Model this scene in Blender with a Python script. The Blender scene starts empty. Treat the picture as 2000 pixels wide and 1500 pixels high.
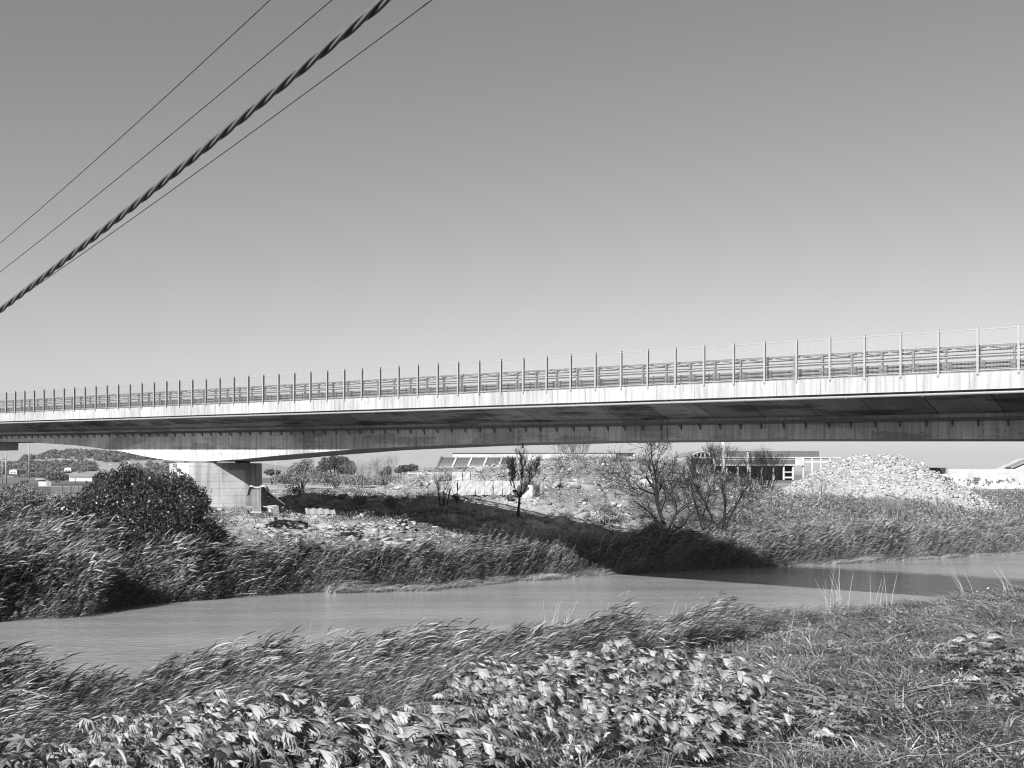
import bpy, math
import numpy as np
from mathutils import Vector, Matrix
rng = np.random.default_rng(11)
R = math.radians
sc = bpy.context.scene
COL = sc.collection

# ------------------------------------------------------------------ camera, sky, sun
HC, F, HOR = 7.76, 2100.0, 925.0
cam = bpy.data.objects.new('camera', bpy.data.cameras.new('camera'))
COL.objects.link(cam); sc.camera = cam
cam.location = (0, 0, HC); cam.rotation_euler = (R(90), 0, 0)
cam.data.sensor_width = 36; cam.data.lens = 36*F/2000; cam.data.shift_y = (HOR-750)/2000
cam.data.clip_end = 12000; cam.data.clip_start = .1
SUN = Vector((-.468*.846, -.884*.846, .533)).normalized()
elev = math.asin(SUN.z)
w = bpy.data.worlds.new('World'); sc.world = w; w.use_nodes = True
nt = w.node_tree; nt.nodes.clear()
sky = nt.nodes.new('ShaderNodeTexSky'); sky.sky_type = 'NISHITA'; sky.sun_disc = False
sky.sun_elevation = elev; sky.sun_rotation = math.atan2(SUN.x, SUN.y)
sky.air_density = 1.0; sky.dust_density = 1.5; sky.ozone_density = 1.0
dot = nt.nodes.new('ShaderNodeVectorMath'); dot.operation = 'DOT_PRODUCT'; dot.inputs[1].default_value = (.72, .28, .0)
bg = nt.nodes.new('ShaderNodeBackground'); bg.inputs[1].default_value = .053
wo = nt.nodes.new('ShaderNodeOutputWorld')
nt.links.new(sky.outputs[0], dot.inputs[0]); nt.links.new(dot.outputs['Value'], bg.inputs[0]); nt.links.new(bg.outputs[0], wo.inputs[0])
sl = bpy.data.lights.new('sun', 'SUN'); sl.energy = 5.0; sl.angle = R(.5); sl.color = (1, 1, 1)
so = bpy.data.objects.new('sun', sl); COL.objects.link(so)
so.rotation_euler = SUN.to_track_quat('Z', 'Y').to_euler(); so.location = (-20, -60, 60)
sc.view_settings.view_transform = 'Standard'; sc.view_settings.look = 'None'
sc.view_settings.exposure = 1.45; sc.view_settings.gamma = 1
sc.render.engine = 'CYCLES'
sc.cycles.use_denoising = True; sc.cycles.denoising_prefilter = 'ACCURATE'; sc.cycles.pixel_filter_type = 'BLACKMAN_HARRIS'; sc.cycles.filter_width = 1.1; sc.cycles.sample_clamp_indirect = 3
sc.cycles.max_bounces = 6; sc.cycles.diffuse_bounces = 3; sc.cycles.transparent_max_bounces = 8

def P(px, py, Z):
    return Vector(((px-1000)/F*Z, Z, HC-(py-HOR)/F*Z))

# ------------------------------------------------------------------ mesh helpers
class MB:
    def __init__(s): s.v = []; s.f = []; s.uv = None
    def add(s, vs, fs):
        o = len(s.v); s.v += [tuple(a) for a in vs]; s.f += [tuple(i+o for i in f) for f in fs]; return s
    def box(s, c, size, rz=0, rx=0, ry=0, M=None):
        hx, hy, hz = size[0]/2, size[1]/2, size[2]/2
        m = M or (Matrix.Rotation(rz, 3, 'Z') @ Matrix.Rotation(ry, 3, 'Y') @ Matrix.Rotation(rx, 3, 'X'))
        c = Vector(c)
        vs = [c + m @ Vector((x*hx, y*hy, z*hz)) for x in (-1, 1) for y in (-1, 1) for z in (-1, 1)]
        return s.add(vs, [(0,1,3,2), (4,6,7,5), (0,4,5,1), (2,3,7,6), (0,2,6,4), (1,5,7,3)])
    def bar(s, a, b, wd, ht=None):
        """rectangular bar from a to b"""
        a, b = Vector(a), Vector(b); ht = ht or wd
        d = (b-a).normalized(); up = Vector((0,0,1))
        if abs(d.z) > .98: up = Vector((0,1,0))
        x = d.cross(up).normalized(); y = x.cross(d).normalized()
        vs = [p + x*i*wd/2 + y*j*ht/2 for p in (a, b) for i, j in ((-1,-1), (1,-1), (1,1), (-1,1))]
        return s.add(vs, [(0,3,2,1), (4,5,6,7), (0,1,5,4), (1,2,6,5), (2,3,7,6), (3,0,4,7)])
    def tube(s, pts, rad, n=6, cap=True):
        pts = [Vector(p) for p in pts]; o = len(s.v); k = len(pts)
        if not hasattr(rad, '__len__'): rad = [rad]*k
        x = None
        for i, p in enumerate(pts):
            d = (pts[min(i+1, k-1)]-pts[max(i-1, 0)]).normalized()
            if x is None:
                x = d.cross(Vector((0,0,1)) if abs(d.z) < .9 else Vector((0,1,0))).normalized()
            x = (x - d*x.dot(d)).normalized(); y = d.cross(x)
            for j in range(n):
                a = 2*math.pi*j/n
                s.v.append(tuple(p + (x*math.cos(a)+y*math.sin(a))*rad[i]))
        for i in range(k-1):
            for j in range(n):
                a = o+i*n+j; b = o+i*n+(j+1) % n
                s.f.append((a, b, b+n, a+n))
        if cap:
            s.f.append(tuple(o+j for j in range(n))[::-1]); s.f.append(tuple(o+(k-1)*n+j for j in range(n)))
        return s
    def poly(s, pts, th, nrm):
        """flat polygon given thickness along nrm"""
        nrm = Vector(nrm)*th; k = len(pts); pts = [Vector(p) for p in pts]
        return s.add(pts+[p+nrm for p in pts], [tuple(range(k)), tuple(range(2*k-1, k-1, -1))]+[(i, (i+1) % k, (i+1) % k+k, i+k)[::-1] for i in range(k)])

def to_mesh(name, mb, mat, base=(0,0,0), smooth=False, uv=None):
    me = bpy.data.meshes.new(name); b = Vector(base)
    me.from_pydata([(x-b.x, y-b.y, z-b.z) for x, y, z in mb.v], [], mb.f)
    if mb.uv:
        l = me.uv_layers.new(name='UVMap')
        flat = [c for f in mb.uv for q in f for c in q]
        l.data.foreach_set('uv', flat)
    me.materials.append(mat)
    if smooth: me.polygons.foreach_set('use_smooth', [True]*len(me.polygons))
    me.validate(); me.update()
    return me

def np_mesh(name, V, Fq, mat, tone=None, smooth=False):
    me = bpy.data.meshes.new(name)
    V = np.ascontiguousarray(V, dtype=np.float32); Fq = np.ascontiguousarray(Fq, dtype=np.int32)
    n = len(Fq); k = Fq.shape[1]
    me.vertices.add(len(V)); me.vertices.foreach_set('co', V.ravel())
    me.loops.add(n*k); me.loops.foreach_set('vertex_index', Fq.ravel())
    me.polygons.add(n); me.polygons.foreach_set('loop_start', np.arange(0, n*k, k, dtype=np.int32))
    me.polygons.foreach_set('loop_total', np.full(n, k, dtype=np.int32))
    if smooth: me.polygons.foreach_set('use_smooth', np.ones(n, dtype=bool))
    if tone is not None:
        a = me.attributes.new('tone', 'FLOAT', 'POINT'); a.data.foreach_set('value', np.ascontiguousarray(tone, dtype=np.float32))
    me.materials.append(mat); me.update(calc_edges=True)
    return me

def link(name, me, parent=None, loc=None):
    o = bpy.data.objects.new(name, me); COL.objects.link(o)
    if parent is not None: o.parent = parent
    if loc is not None: o.location = loc
    return o
def tag(o, label=None, cat=None, group=None, kind=None):
    if label: o['label'] = label
    if cat: o['category'] = cat
    if group: o['group'] = group
    if kind: o['kind'] = kind
    return o
class Thing:
    def __init__(s, name, base, label, cat, group=None):
        s.base = Vector(base); s.root = link(name, None, None, s.base); tag(s.root, label, cat, group)
    def part(s, name, mb, mat, smooth=False, parent=None, label=None):
        o = link(name, to_mesh(name, mb, mat, s.base, smooth), parent or s.root)
        if label: o['label'] = label
        return o
def single(name, mb, mat, base, label, cat, group=None, smooth=False):
    o = link(name, to_mesh(name, mb, mat, base, smooth), None, Vector(base))
    return tag(o, label, cat, group)
def copy_tree(o, parent=None):
    c = o.copy(); COL.objects.link(c); c.parent = parent
    for ch in [x for x in o.children]: copy_tree(ch, c)
    return c

# ------------------------------------------------------------------ noise
_T = rng.random((256, 256))
def vnoise(x, y, sc_=1.0):
    x = np.asarray(x, float)/sc_; y = np.asarray(y, float)/sc_
    xi = np.floor(x).astype(int); yi = np.floor(y).astype(int); fx = x-xi; fy = y-yi
    fx = fx*fx*(3-2*fx); fy = fy*fy*(3-2*fy)
    a = _T[xi % 256, yi % 256]; b = _T[(xi+1) % 256, yi % 256]; c = _T[xi % 256, (yi+1) % 256]; d = _T[(xi+1) % 256, (yi+1) % 256]
    return (a*(1-fx)+b*fx)*(1-fy)+(c*(1-fx)+d*fx)*fy - .5
def fbm(x, y, s, o=4):
    r = 0; a = 1.
    for i in range(o): r = r+a*vnoise(np.asarray(x)+17.3*i, np.asarray(y)-9.1*i, s/2**i); a *= .5
    return r
def sstep(a, b, x):
    t = np.clip((np.asarray(x, float)-a)/(b-a), 0, 1); return t*t*(3-2*t)

# ------------------------------------------------------------------ materials
def newmat(name):
    m = bpy.data.materials.new(name); m.use_nodes = True
    return m, m.node_tree, m.node_tree.nodes['Principled BSDF']
def gmat(name, g, rough=.8, var=.15, scale=3., spec=.3, metal=0., bump=0., coord='Object', streak=False):
    m, t, b = newmat(name); N = t.nodes; L = t.links
    b.inputs['Roughness'].default_value = rough; b.inputs['Specular IOR Level'].default_value = spec; b.inputs['Metallic'].default_value = metal
    tc = N.new('ShaderNodeTexCoord'); mp = N.new('ShaderNodeMapping'); L.new(tc.outputs[coord], mp.inputs[0])
    if streak: mp.inputs['Scale'].default_value = (4, 4, .25)
    nz = N.new('ShaderNodeTexNoise'); nz.inputs['Scale'].default_value = scale; nz.inputs['Detail'].default_value = 6; nz.inputs['Roughness'].default_value = .65
    L.new(mp.outputs[0], nz.inputs[0])
    mr = N.new('ShaderNodeMapRange'); mr.inputs[1].default_value = .25; mr.inputs[2].default_value = .75
    mr.inputs[3].default_value = g*(1-var); mr.inputs[4].default_value = g*(1+var)
    L.new(nz.outputs[0], mr.inputs[0]); L.new(mr.outputs[0], b.inputs['Base Color'])
    if bump:
        bp = N.new('ShaderNodeBump'); bp.inputs['Strength'].default_value = bump; bp.inputs['Distance'].default_value = .05
        L.new(nz.outputs[0], bp.inputs['Height']); L.new(bp.outputs[0], b.inputs['Normal'])
    return m
def tonemat(name, lo, hi, rough=.6, spec=.3, trans=0., nscale=0., nvar=.3, bump=0.):
    """base colour from the mesh's own per-vertex tone (0..1) between lo and hi"""
    m, t, b = newmat(name); N = t.nodes; L = t.links
    b.inputs['Roughness'].default_value = rough; b.inputs['Specular IOR Level'].default_value = spec
    at = N.new('ShaderNodeAttribute'); at.attribute_name = 'tone'
    mr = N.new('ShaderNodeMapRange'); mr.inputs[3].default_value = lo; mr.inputs[4].default_value = hi
    L.new(at.outputs['Fac'], mr.inputs[0]); out = mr.outputs[0]
    if nscale:
        tc = N.new('ShaderNodeTexCoord'); nz = N.new('ShaderNodeTexNoise'); nz.inputs['Scale'].default_value = nscale; nz.inputs['Detail'].default_value = 8
        nz.inputs['Roughness'].default_value = .7
        L.new(tc.outputs['Object'], nz.inputs[0])
        m2 = N.new('ShaderNodeMapRange'); m2.inputs[1].default_value = .3; m2.inputs[2].default_value = .7; m2.inputs[3].default_value = 1-nvar; m2.inputs[4].default_value = 1+nvar
        L.new(nz.outputs[0], m2.inputs[0]); mu = N.new('ShaderNodeMath'); mu.operation = 'MULTIPLY'
        L.new(out, mu.inputs[0]); L.new(m2.outputs[0], mu.inputs[1]); out = mu.outputs[0]
        if bump:
            bp = N.new('ShaderNodeBump'); bp.inputs['Strength'].default_value = bump; bp.inputs['Distance'].default_value = .15
            L.new(nz.outputs[0], bp.inputs['Height']); L.new(bp.outputs[0], b.inputs['Normal'])
    L.new(out, b.inputs['Base Color'])
    if trans:
        tr = N.new('ShaderNodeBsdfTranslucent'); L.new(out, tr.inputs[0]); mx = N.new('ShaderNodeMixShader'); mx.inputs[0].default_value = trans
        L.new(b.outputs[0], mx.inputs[1]); L.new(tr.outputs[0], mx.inputs[2]); L.new(mx.outputs[0], N['Material Output'].inputs[0])
    return m

def concrete(name, base, joint=(2.35, .02), jdark=.55, stain=.0, streak=.12, hole=None, rough=.85, board=0., big=.1, zone=None):
    """UV based: u = metres along the bridge, v = metres across the face"""
    m, t, b = newmat(name); N = t.nodes; L = t.links
    b.inputs['Roughness'].default_value = rough; b.inputs['Specular IOR Level'].default_value = .2
    tc = N.new('ShaderNodeTexCoord'); sp = N.new('ShaderNodeSeparateXYZ'); L.new(tc.outputs['UV'], sp.inputs[0])
    def math_(op, a, b_=None, c=None):
        n = N.new('ShaderNodeMath'); n.operation = op
        for i, q in enumerate((a, b_, c)):
            if q is None: continue
            if isinstance(q, (int, float)): n.inputs[i].default_value = q
            else: L.new(q, n.inputs[i])
        return n.outputs[0]
    def noise(sx, sy, detail=6, rough_=.6):
        mp = N.new('ShaderNodeMapping'); mp.inputs['Scale'].default_value = (sx, sy, 1); L.new(tc.outputs['UV'], mp.inputs[0])
        nz = N.new('ShaderNodeTexNoise'); nz.inputs['Scale'].default_value = 1; nz.inputs['Detail'].default_value = detail; nz.inputs['Roughness'].default_value = rough_
        L.new(mp.outputs[0], nz.inputs[0]); return nz.outputs[0]
    def rng_(x, a, b_, c, d):
        n = N.new('ShaderNodeMapRange'); L.new(x, n.inputs[0])
        for i, q in enumerate((a, b_, c, d)): n.inputs[i+1].default_value = q
        return n.outputs[0]
    val = rng_(noise(.35, .5), .3, .7, base*(1-big), base*(1+big))
    val = math_('MULTIPLY', val, rng_(noise(4.5, .25, 5), .35, .75, 1+streak*.4, 1-streak))
    val = math_('MULTIPLY', val, rng_(noise(9, 9, 8, .75), .3, .7, .9, 1.08))
    # vertical joints
    fr = math_('FRACT', math_('DIVIDE', math_('ADD', sp.outputs[0], 200.0), joint[0]))
    j = math_('LESS_THAN', fr, joint[1]/joint[0])
    val = math_('MULTIPLY', val, rng_(j, 0, 1, 1, jdark))
    # panel to panel tone
    fl = math_('FLOOR', math_('DIVIDE', math_('ADD', sp.outputs[0], 200.0), joint[0]*1.0))
    wn = N.new('ShaderNodeTexWhiteNoise'); wn.noise_dimensions = '1D'; L.new(fl, wn.inputs['W'])
    val = math_('MULTIPLY', val, rng_(wn.outputs['Value'], 0, 1, 1-big*1.3, 1+big*.6))
    if board:
        fb = math_('FRACT', math_('DIVIDE', sp.outputs[1], board)); jb = math_('LESS_THAN', fb, .02/board)
        val = math_('MULTIPLY', val, rng_(jb, 0, 1, 1, .75))
    if stain:
        st = rng_(noise(.16, .7, 7, .62), .50, .57, 1, 1-stain)
        val = math_('MULTIPLY', val, st)
        st2 = rng_(noise(.9, 2.6, 7, .7), .60, .64, 1, 1-stain*.8)
        val = math_('MULTIPLY', val, st2)
    if hole:
        fx = math_('FRACT', math_('DIVIDE', sp.outputs[0], hole[0])); fy = math_('FRACT', math_('DIVIDE', sp.outputs[1], hole[1]))
        dx = math_('MULTIPLY', math_('SUBTRACT', fx, .5), hole[0]); dy = math_('MULTIPLY', math_('SUBTRACT', fy, .5), hole[1])
        d2 = math_('ADD', math_('MULTIPLY', dx, dx), math_('MULTIPLY', dy, dy))
        val = math_('MULTIPLY', val, rng_(math_('LESS_THAN', d2, .0014), 0, 1, 1, .35))
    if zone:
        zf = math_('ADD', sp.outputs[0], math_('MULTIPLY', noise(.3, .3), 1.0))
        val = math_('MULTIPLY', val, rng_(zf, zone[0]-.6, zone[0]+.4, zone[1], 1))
    L.new(val, b.inputs['Base Color'])
    bp = N.new('ShaderNodeBump'); bp.inputs['Strength'].default_value = .25; bp.inputs['Distance'].default_value = .02
    L.new(noise(6, 6, 8, .7), bp.inputs['Height']); L.new(bp.outputs[0], b.inputs['Normal'])
    return m

M = {}
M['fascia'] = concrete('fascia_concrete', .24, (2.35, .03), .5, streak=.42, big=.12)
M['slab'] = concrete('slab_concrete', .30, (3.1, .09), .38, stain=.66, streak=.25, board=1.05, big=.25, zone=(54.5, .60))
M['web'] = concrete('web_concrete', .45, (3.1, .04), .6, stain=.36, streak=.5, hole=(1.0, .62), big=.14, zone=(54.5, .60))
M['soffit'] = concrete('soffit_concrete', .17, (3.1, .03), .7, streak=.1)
M['deck'] = gmat('deck_asphalt', .06, .9, .2, 4)
M['pier'] = gmat('pier_concrete', .32, .85, .24, 1.2, streak=True, bump=.1)
M['galv'] = gmat('galvanised_steel', .17, .5, .12, 6, spec=.5)
M['rail'] = gmat('rail_steel', .10, .5, .2, 3, spec=.5)
M['galvdark'] = gmat('dark_steel', .06, .6, .2, 6)
M['white'] = gmat('white_render', .25, .85, .28, .5)
M['stone'] = gmat('pale_stone', .23, .9, .28, 1.6, bump=1.)
M['darkcloth'] = gmat('dark_cloth', .03, .9, .3, 5)
M['wood'] = gmat('old_wood', .10, .85, .6, 3, streak=True)
M['cloth'] = gmat('pale_cloth', .26, .9, .1, 4)
M['sheet'] = gmat('grey_sheet', .13, .6, .15, 3)
M['glass'] = gmat('dirty_glass', .06, .35, .35, 1.5, spec=.5, streak=True)
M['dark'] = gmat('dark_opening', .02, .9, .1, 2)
M['bark'] = gmat('dark_bark', .008, .9, .35, 8)
M['barkpale'] = gmat('pale_bark', .10, .9, .35, 8)
M['cable'] = gmat('cable_insulation', .07, .24, .05, 20, spec=1.)
M['wire'] = gmat('wire', .03, .5, .1, 20)
M['reed'] = tonemat('reed_leaves', .006, .26, .45, .35, trans=.10)
M['grass'] = tonemat('grass_blades', .008, .22, .5, .35, trans=.12)
M['weed'] = tonemat('scrub_leaves', .01, .19, .7, .2, trans=.1)
M['dry'] = tonemat('dry_stalks', .12, .3, .6, .3)
M['castor'] = tonemat('castor_leaves', .02, .31, .42, .4, trans=.08)
M['bush'] = tonemat('bush_leaves', .004, .055, .36, .35)
M['treeleaf'] = tonemat('tree_leaves', .02, .08, .6, .3)
M['wood_far'] = tonemat('far_tree_leaves', .05, .13, .8, .1)
M['rock'] = tonemat('rubble_stone', .06, .27, .9, .15, nscale=4, nvar=.3)
M['ground'] = tonemat('ground_soil', 0, 1, .95, .1, nscale=2.6, nvar=.5, bump=1.)
M['farhill'] = gmat('far_hill', .12, .9, .2, .01)

# pier: formwork lines every 0.62 m and dark run-off streaks
m, t, b = newmat('pier_formwork'); N = t.nodes; L = t.links; b.inputs['Roughness'].default_value = .85; b.inputs['Specular IOR Level'].default_value = .2
tc = N.new('ShaderNodeTexCoord')
def nz_(sc3, det=6):
    mp = N.new('ShaderNodeMapping'); mp.inputs['Scale'].default_value = sc3; n = N.new('ShaderNodeTexNoise'); n.inputs['Scale'].default_value = 1; n.inputs['Detail'].default_value = det
    L.new(tc.outputs['Object'], mp.inputs[0]); L.new(mp.outputs[0], n.inputs[0]); return n.outputs[0]
def mr_(x, a, b_, c, d):
    n = N.new('ShaderNodeMapRange'); L.new(x, n.inputs[0])
    for i, q in enumerate((a, b_, c, d)): n.inputs[i+1].default_value = q
    return n.outputs[0]
def mm_(op, x, y):
    n = N.new('ShaderNodeMath'); n.operation = op
    for i, q in enumerate((x, y)):
        if isinstance(q, (int, float)): n.inputs[i].default_value = q
        else: L.new(q, n.inputs[i])
    return n.outputs[0]
val = mr_(nz_((.5, .5, .5)), .3, .7, .27, .36)
val = mm_('MULTIPLY', val, mr_(nz_((1.3, 1.3, .10)), .50, .62, 1, .52))
val = mm_('MULTIPLY', val, mr_(nz_((7, 7, 7), 9), .3, .7, .88, 1.08))
sx = N.new('ShaderNodeSeparateXYZ'); L.new(tc.outputs['Object'], sx.inputs[0])
val = mm_('MULTIPLY', val, mr_(mm_('LESS_THAN', mm_('FRACT', mm_('DIVIDE', sx.outputs[2], .62), 0), .07), 0, 1, 1, .7))
L.new(val, b.inputs['Base Color']); M['pierform'] = m
# ------------------------------------------------------------------ terrain
ef_px = np.array([-1400, -800, 0, 160, 250, 600, 830, 1000, 1200, 1400, 1600, 1800, 2000, 3000])
ef_y = np.array([1430, 1330, 1212, 1203, 1182, 1157, 1152, 1135, 1122, 1112, 1102, 1092, 1080, 1045])
ef_Z = HC*F/(ef_y-HOR)
en_px = np.array([-1400, -800, 0, 500, 1000, 1500, 1750, 2000, 3000]); en_Z = np.array([20, 25, 30, 34, 38.5, 48, 57, 63, 72.])
cr_px = np.array([740, 790, 830, 860, 1000, 1050, 1130, 1240, 1300, 1400, 1460, 1540])
cr_y = np.array([975, 936, 923, 917, 905, 898, 894, 897, 906, 924, 945, 975])
cr_z = HC-(cr_y-HOR)*118/F
def upx(X, Y): return 1000+F*X/np.maximum(Y, 6)
def EFz(px): return np.interp(px, ef_px, ef_Z)
def ENz(px): return np.interp(px, en_px, en_Z)
def gz(X, Y, rough=True):
    X = np.asarray(X, float); Y = np.asarray(Y, float); px = upx(X, Y)
    ef = EFz(px)+.6*np.sin(X*.7)*.3; en = ENz(px)
    d = Y-ef
    zf = np.interp(d, [-12, -4, -.5, 0, 1.5, 6, 16, 23, 60], [-1.5, -1.1, -.3, 0, .55, 1.5, 4.0, 4.7, 5.0])
    zf = zf+.0006*np.clip(Y-160, 0, 4000)*0
    # embankment
    cz = np.interp(px, cr_px, cr_z, left=4.6, right=4.6)
    foot = np.where(px < 1060, 103.5, 101.0)
    ramp = sstep(foot, foot+15, Y); berm = .8*sstep(99, 103, Y)*sstep(780, 860, px)*(1-sstep(1060, 1150, px))*(1-sstep(150, 170, Y))
    back = 1-sstep(165, 215, Y)
    zf = zf + berm + np.maximum(cz-5-berm, 0)*ramp*back
    # low rubble field left of it
    zf = zf - .45*sstep(86, 92, Y)*(1-sstep(98, 104, Y))*sstep(470, 540, px)*(1-sstep(1150, 1250, px))
    zf = zf + .5*sstep(104, 110, Y)*(1-sstep(125, 150, Y))*sstep(520, 600, px)*(1-sstep(790, 850, px))
    # hill rise for the far plain on the left
    zf = zf + 8*sstep(450, 900, Y)*sstep(700, 0, px)*.35
    tt = np.clip((en-Y)/np.maximum(en-13, 1), 0, 1)
    zn = np.where(Y < 13, 3.45+(6.1-3.45)*sstep(13, 4, Y), (.75*sstep(0, .07, tt)+2.7*tt**1.05))
    zn = np.where(Y > en, -np.clip((Y-en)*.25, 0, 1.5), zn)
    z = np.where(Y < (en+ef)/2, zn, zf)
    if rough:
        n = fbm(X, Y, 5, 4)
        amp = np.where(Y < en, .35*tt, np.where(d > 0, .15+.35*sstep(3, 20, d), .1))
        amp = amp*(1-.8*sstep(180, 400, Y))
        z = z+n*amp
        r2 = fbm(X+50, Y, 1.3, 3)*np.where((d > 10) & (Y < 150), .35, 0)
        z = z+r2
    return z
def grid1(segs):
    out = [segs[0][0]]
    for a, b, st in segs:
        n = max(1, int(round((b-a)/st))); out += list(np.linspace(a, b, n+1)[1:])
    return np.array(out)
gx = grid1([(-6000, -1000, 800), (-1000, -120, 40), (-120, -45, 1.2), (-45, 60, .42), (60, 130, 1.2), (130, 1000, 40), (1000, 6000, 800)])
gy = grid1([(-400, -20, 40), (-20, 8, 1), (8, 150, .42), (150, 260, 2), (260, 1200, 30), (1200, 8000, 500)])
GX, GY = np.meshgrid(gx, gy, indexing='xy')
GZ = gz(GX, GY)
nx, ny = len(gx), len(gy)
idx = np.arange(nx*ny).reshape(ny, nx)
Fq = np.stack([idx[:-1, :-1], idx[:-1, 1:], idx[1:, 1:], idx[1:, :-1]], -1).reshape(-1, 4)
PXg = upx(GX, GY); dg = GY-EFz(PXg)
tone = np.full(GX.shape, .03)
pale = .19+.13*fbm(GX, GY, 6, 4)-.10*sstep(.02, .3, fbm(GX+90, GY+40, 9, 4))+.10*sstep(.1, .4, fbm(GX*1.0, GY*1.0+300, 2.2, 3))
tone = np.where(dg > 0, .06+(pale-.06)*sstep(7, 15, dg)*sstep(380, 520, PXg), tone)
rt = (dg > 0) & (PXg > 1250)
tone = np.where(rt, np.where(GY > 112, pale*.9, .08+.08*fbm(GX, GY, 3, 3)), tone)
tone = np.where(GY > 300, .09+.03*vnoise(GX, GY*3, 90), tone); tone = np.clip(tone, .03, .7)
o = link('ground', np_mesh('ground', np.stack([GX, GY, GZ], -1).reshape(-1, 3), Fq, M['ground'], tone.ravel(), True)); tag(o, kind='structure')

# water
m, t, b = newmat('river_water'); N = t.nodes; L = t.links
b.inputs['Base Color'].default_value = (.20, .20, .20, 1); b.inputs['Roughness'].default_value = .10; b.inputs['Specular IOR Level'].default_value = .4
tc = N.new('ShaderNodeTexCoord'); mp = N.new('ShaderNodeMapping'); mp.inputs['Scale'].default_value = (.9, 3.2, 1); mp.inputs['Rotation'].default_value = (0, 0, R(-12))
nz = N.new('ShaderNodeTexNoise'); nz.inputs['Scale'].default_value = 1.6; nz.inputs['Detail'].default_value = 5
L.new(tc.outputs['Object'], mp.inputs[0]); L.new(mp.outputs[0], nz.inputs[0])
bp = N.new('ShaderNodeBump'); bp.inputs['Strength'].default_value = .6; bp.inputs['Distance'].default_value = .08
L.new(nz.outputs[0], bp.inputs['Height']); L.new(bp.outputs[0], b.inputs['Normal'])
n2 = N.new('ShaderNodeTexNoise'); n2.inputs['Scale'].default_value = 1; n2.inputs['Detail'].default_value = 5; mp2 = N.new('ShaderNodeMapping'); mp2.inputs['Scale'].default_value = (.05, .35, 1); mp2.inputs['Rotation'].default_value = (0, 0, R(-14))
L.new(tc.outputs['Object'], mp2.inputs[0]); L.new(mp2.outputs[0], n2.inputs[0]); mr = N.new('ShaderNodeMapRange'); mr.inputs[1].default_value = .3; mr.inputs[2].default_value = .7; mr.inputs[3].default_value = .15; mr.inputs[4].default_value = .225
L.new(n2.outputs[0], mr.inputs[0]); L.new(mr.outputs[0], b.inputs['Base Color'])
wp = [(px, ENz(px)-3) for px in (-1400, -800, -400, 0, 250, 500, 750, 1000, 1250, 1500, 1750, 2000, 2500, 3000)]
mbw = MB(); fr_ = [((px-1000)/F*z, z, 0) for px, z in wp]; bk = [((px-1000)/F*(EFz(px)+2), EFz(px)+2, 0) for px, _ in wp]
mbw.add(fr_+bk, [(i, i+1, i+1+len(wp), i+len(wp)) for i in range(len(wp)-1)])
o = link('water', to_mesh('water', mbw, m)); tag(o, kind='structure')

# ------------------------------------------------------------------ bridge
DX, DY, SL = -.7894, .6139, .01345
def W(s, p, h): return Vector((22.63+DX*s-DX*0+.6139*p, 48+DY*s+.7894*p, HC+h+SL*s))
def s_of_px(px, p):
    u = (px-1000)/F
    # 22.63-.7894 s+.6139p = u (48+.6139 s+.7894 p)
    return (22.63+.6139*p-u*(48+.7894*p))/(.7894+.6139*u)
def h_at(px, y, p):
    s = s_of_px(px, p); Zd = 48+DY*s+.7894*p
    return s, (HOR-y)/F*Zd-SL*s
S0, S1 = -26.0, 118.0
bot = sorted(h_at(px, y, 4.0) for px, y in ((2000, 857.5), (1500, 858), (1150, 861.5), (900, 868), (700, 877), (550, 889), (470, 897), (400, 901), (330, 899), (280, 891), (240, 882), (190, 875), (150, 870), (50, 863.5), (0, 863)))
bs = np.array([b_[0] for b_ in bot]); bh = np.array([b_[1] for b_ in bot])
bs = np.concatenate([[S0-10], bs, [S1+10]]); bh = np.concatenate([[bh[0]], bh, [bh[-1]]])
def hb(s): return float(np.interp(s, bs, bh))
SP = s_of_px(430, 5.5)
stations = np.unique(np.concatenate([np.arange(S0, S1+.1, 2.0), bs[1:-1]]))
def sweep(prof, ss):
    """prof(s) -> list of (p,h); returns MB with UV"""
    mb = MB(); mb.uv = []; k = None; rows = []; lens = []
    for s in ss:
        pr = prof(s); k = len(pr)
        rows.append([W(s, p, h) for p, h in pr])
        acc = [0]
        for a, b_ in zip(pr[:-1], pr[1:]): acc.append(acc[-1]+math.hypot(b_[0]-a[0], b_[1]-a[1]))
        lens.append(acc)
    for r in rows: mb.v += [tuple(v) for v in r]
    for i in range(len(rows)-1):
        for j in range(k-1):
            a = i*k+j; mb.f.append((a, a+1, a+k+1, a+k))
            mb.uv.append(((ss[i], lens[i][j]), (ss[i], lens[i][j+1]), (ss[i+1], lens[i+1][j+1]), (ss[i+1], lens[i+1][j])))
    return mb
WD = 13.0; HF, HB_, BR = 4.606, 3.817, 2.93
bridge = Thing('bridge', W(S0, 6.5, 0)-Vector((0, 0, 9)), 'long concrete box girder road bridge with haunched girder crossing the river', 'bridge')
fas = bridge.part('fascia', sweep(lambda s: [(.34, HB_+.12), (.30, HB_), (0, HB_), (0, HF), (.45, HF), (.45, HF-.12)], stations), M['fascia'])
fas2 = bridge.part('fascia', sweep(lambda s: [(WD-.45, HF-.12), (WD-.45, HF), (WD, HF), (WD, HB_), (WD-.3, HB_), (WD-.34, HB_+.12)], stations), M['fascia'])
bridge.part('road_deck', sweep(lambda s: [(.45, HF-.13), (WD-.45, HF-.13)], stations), M['deck'])
bridge.part('cantilever_slab', sweep(lambda s: [(.34, HB_+.12), (.36, HB_+.16), (3.85, BR+.08), (4.0, BR)], stations), M['slab'])
bridge.part('cantilever_slab', sweep(lambda s: [(WD-4.0, BR), (WD-3.85, BR+.08), (WD-.36, HB_+.16), (WD-.34, HB_+.12)], stations), M['slab'])
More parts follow.
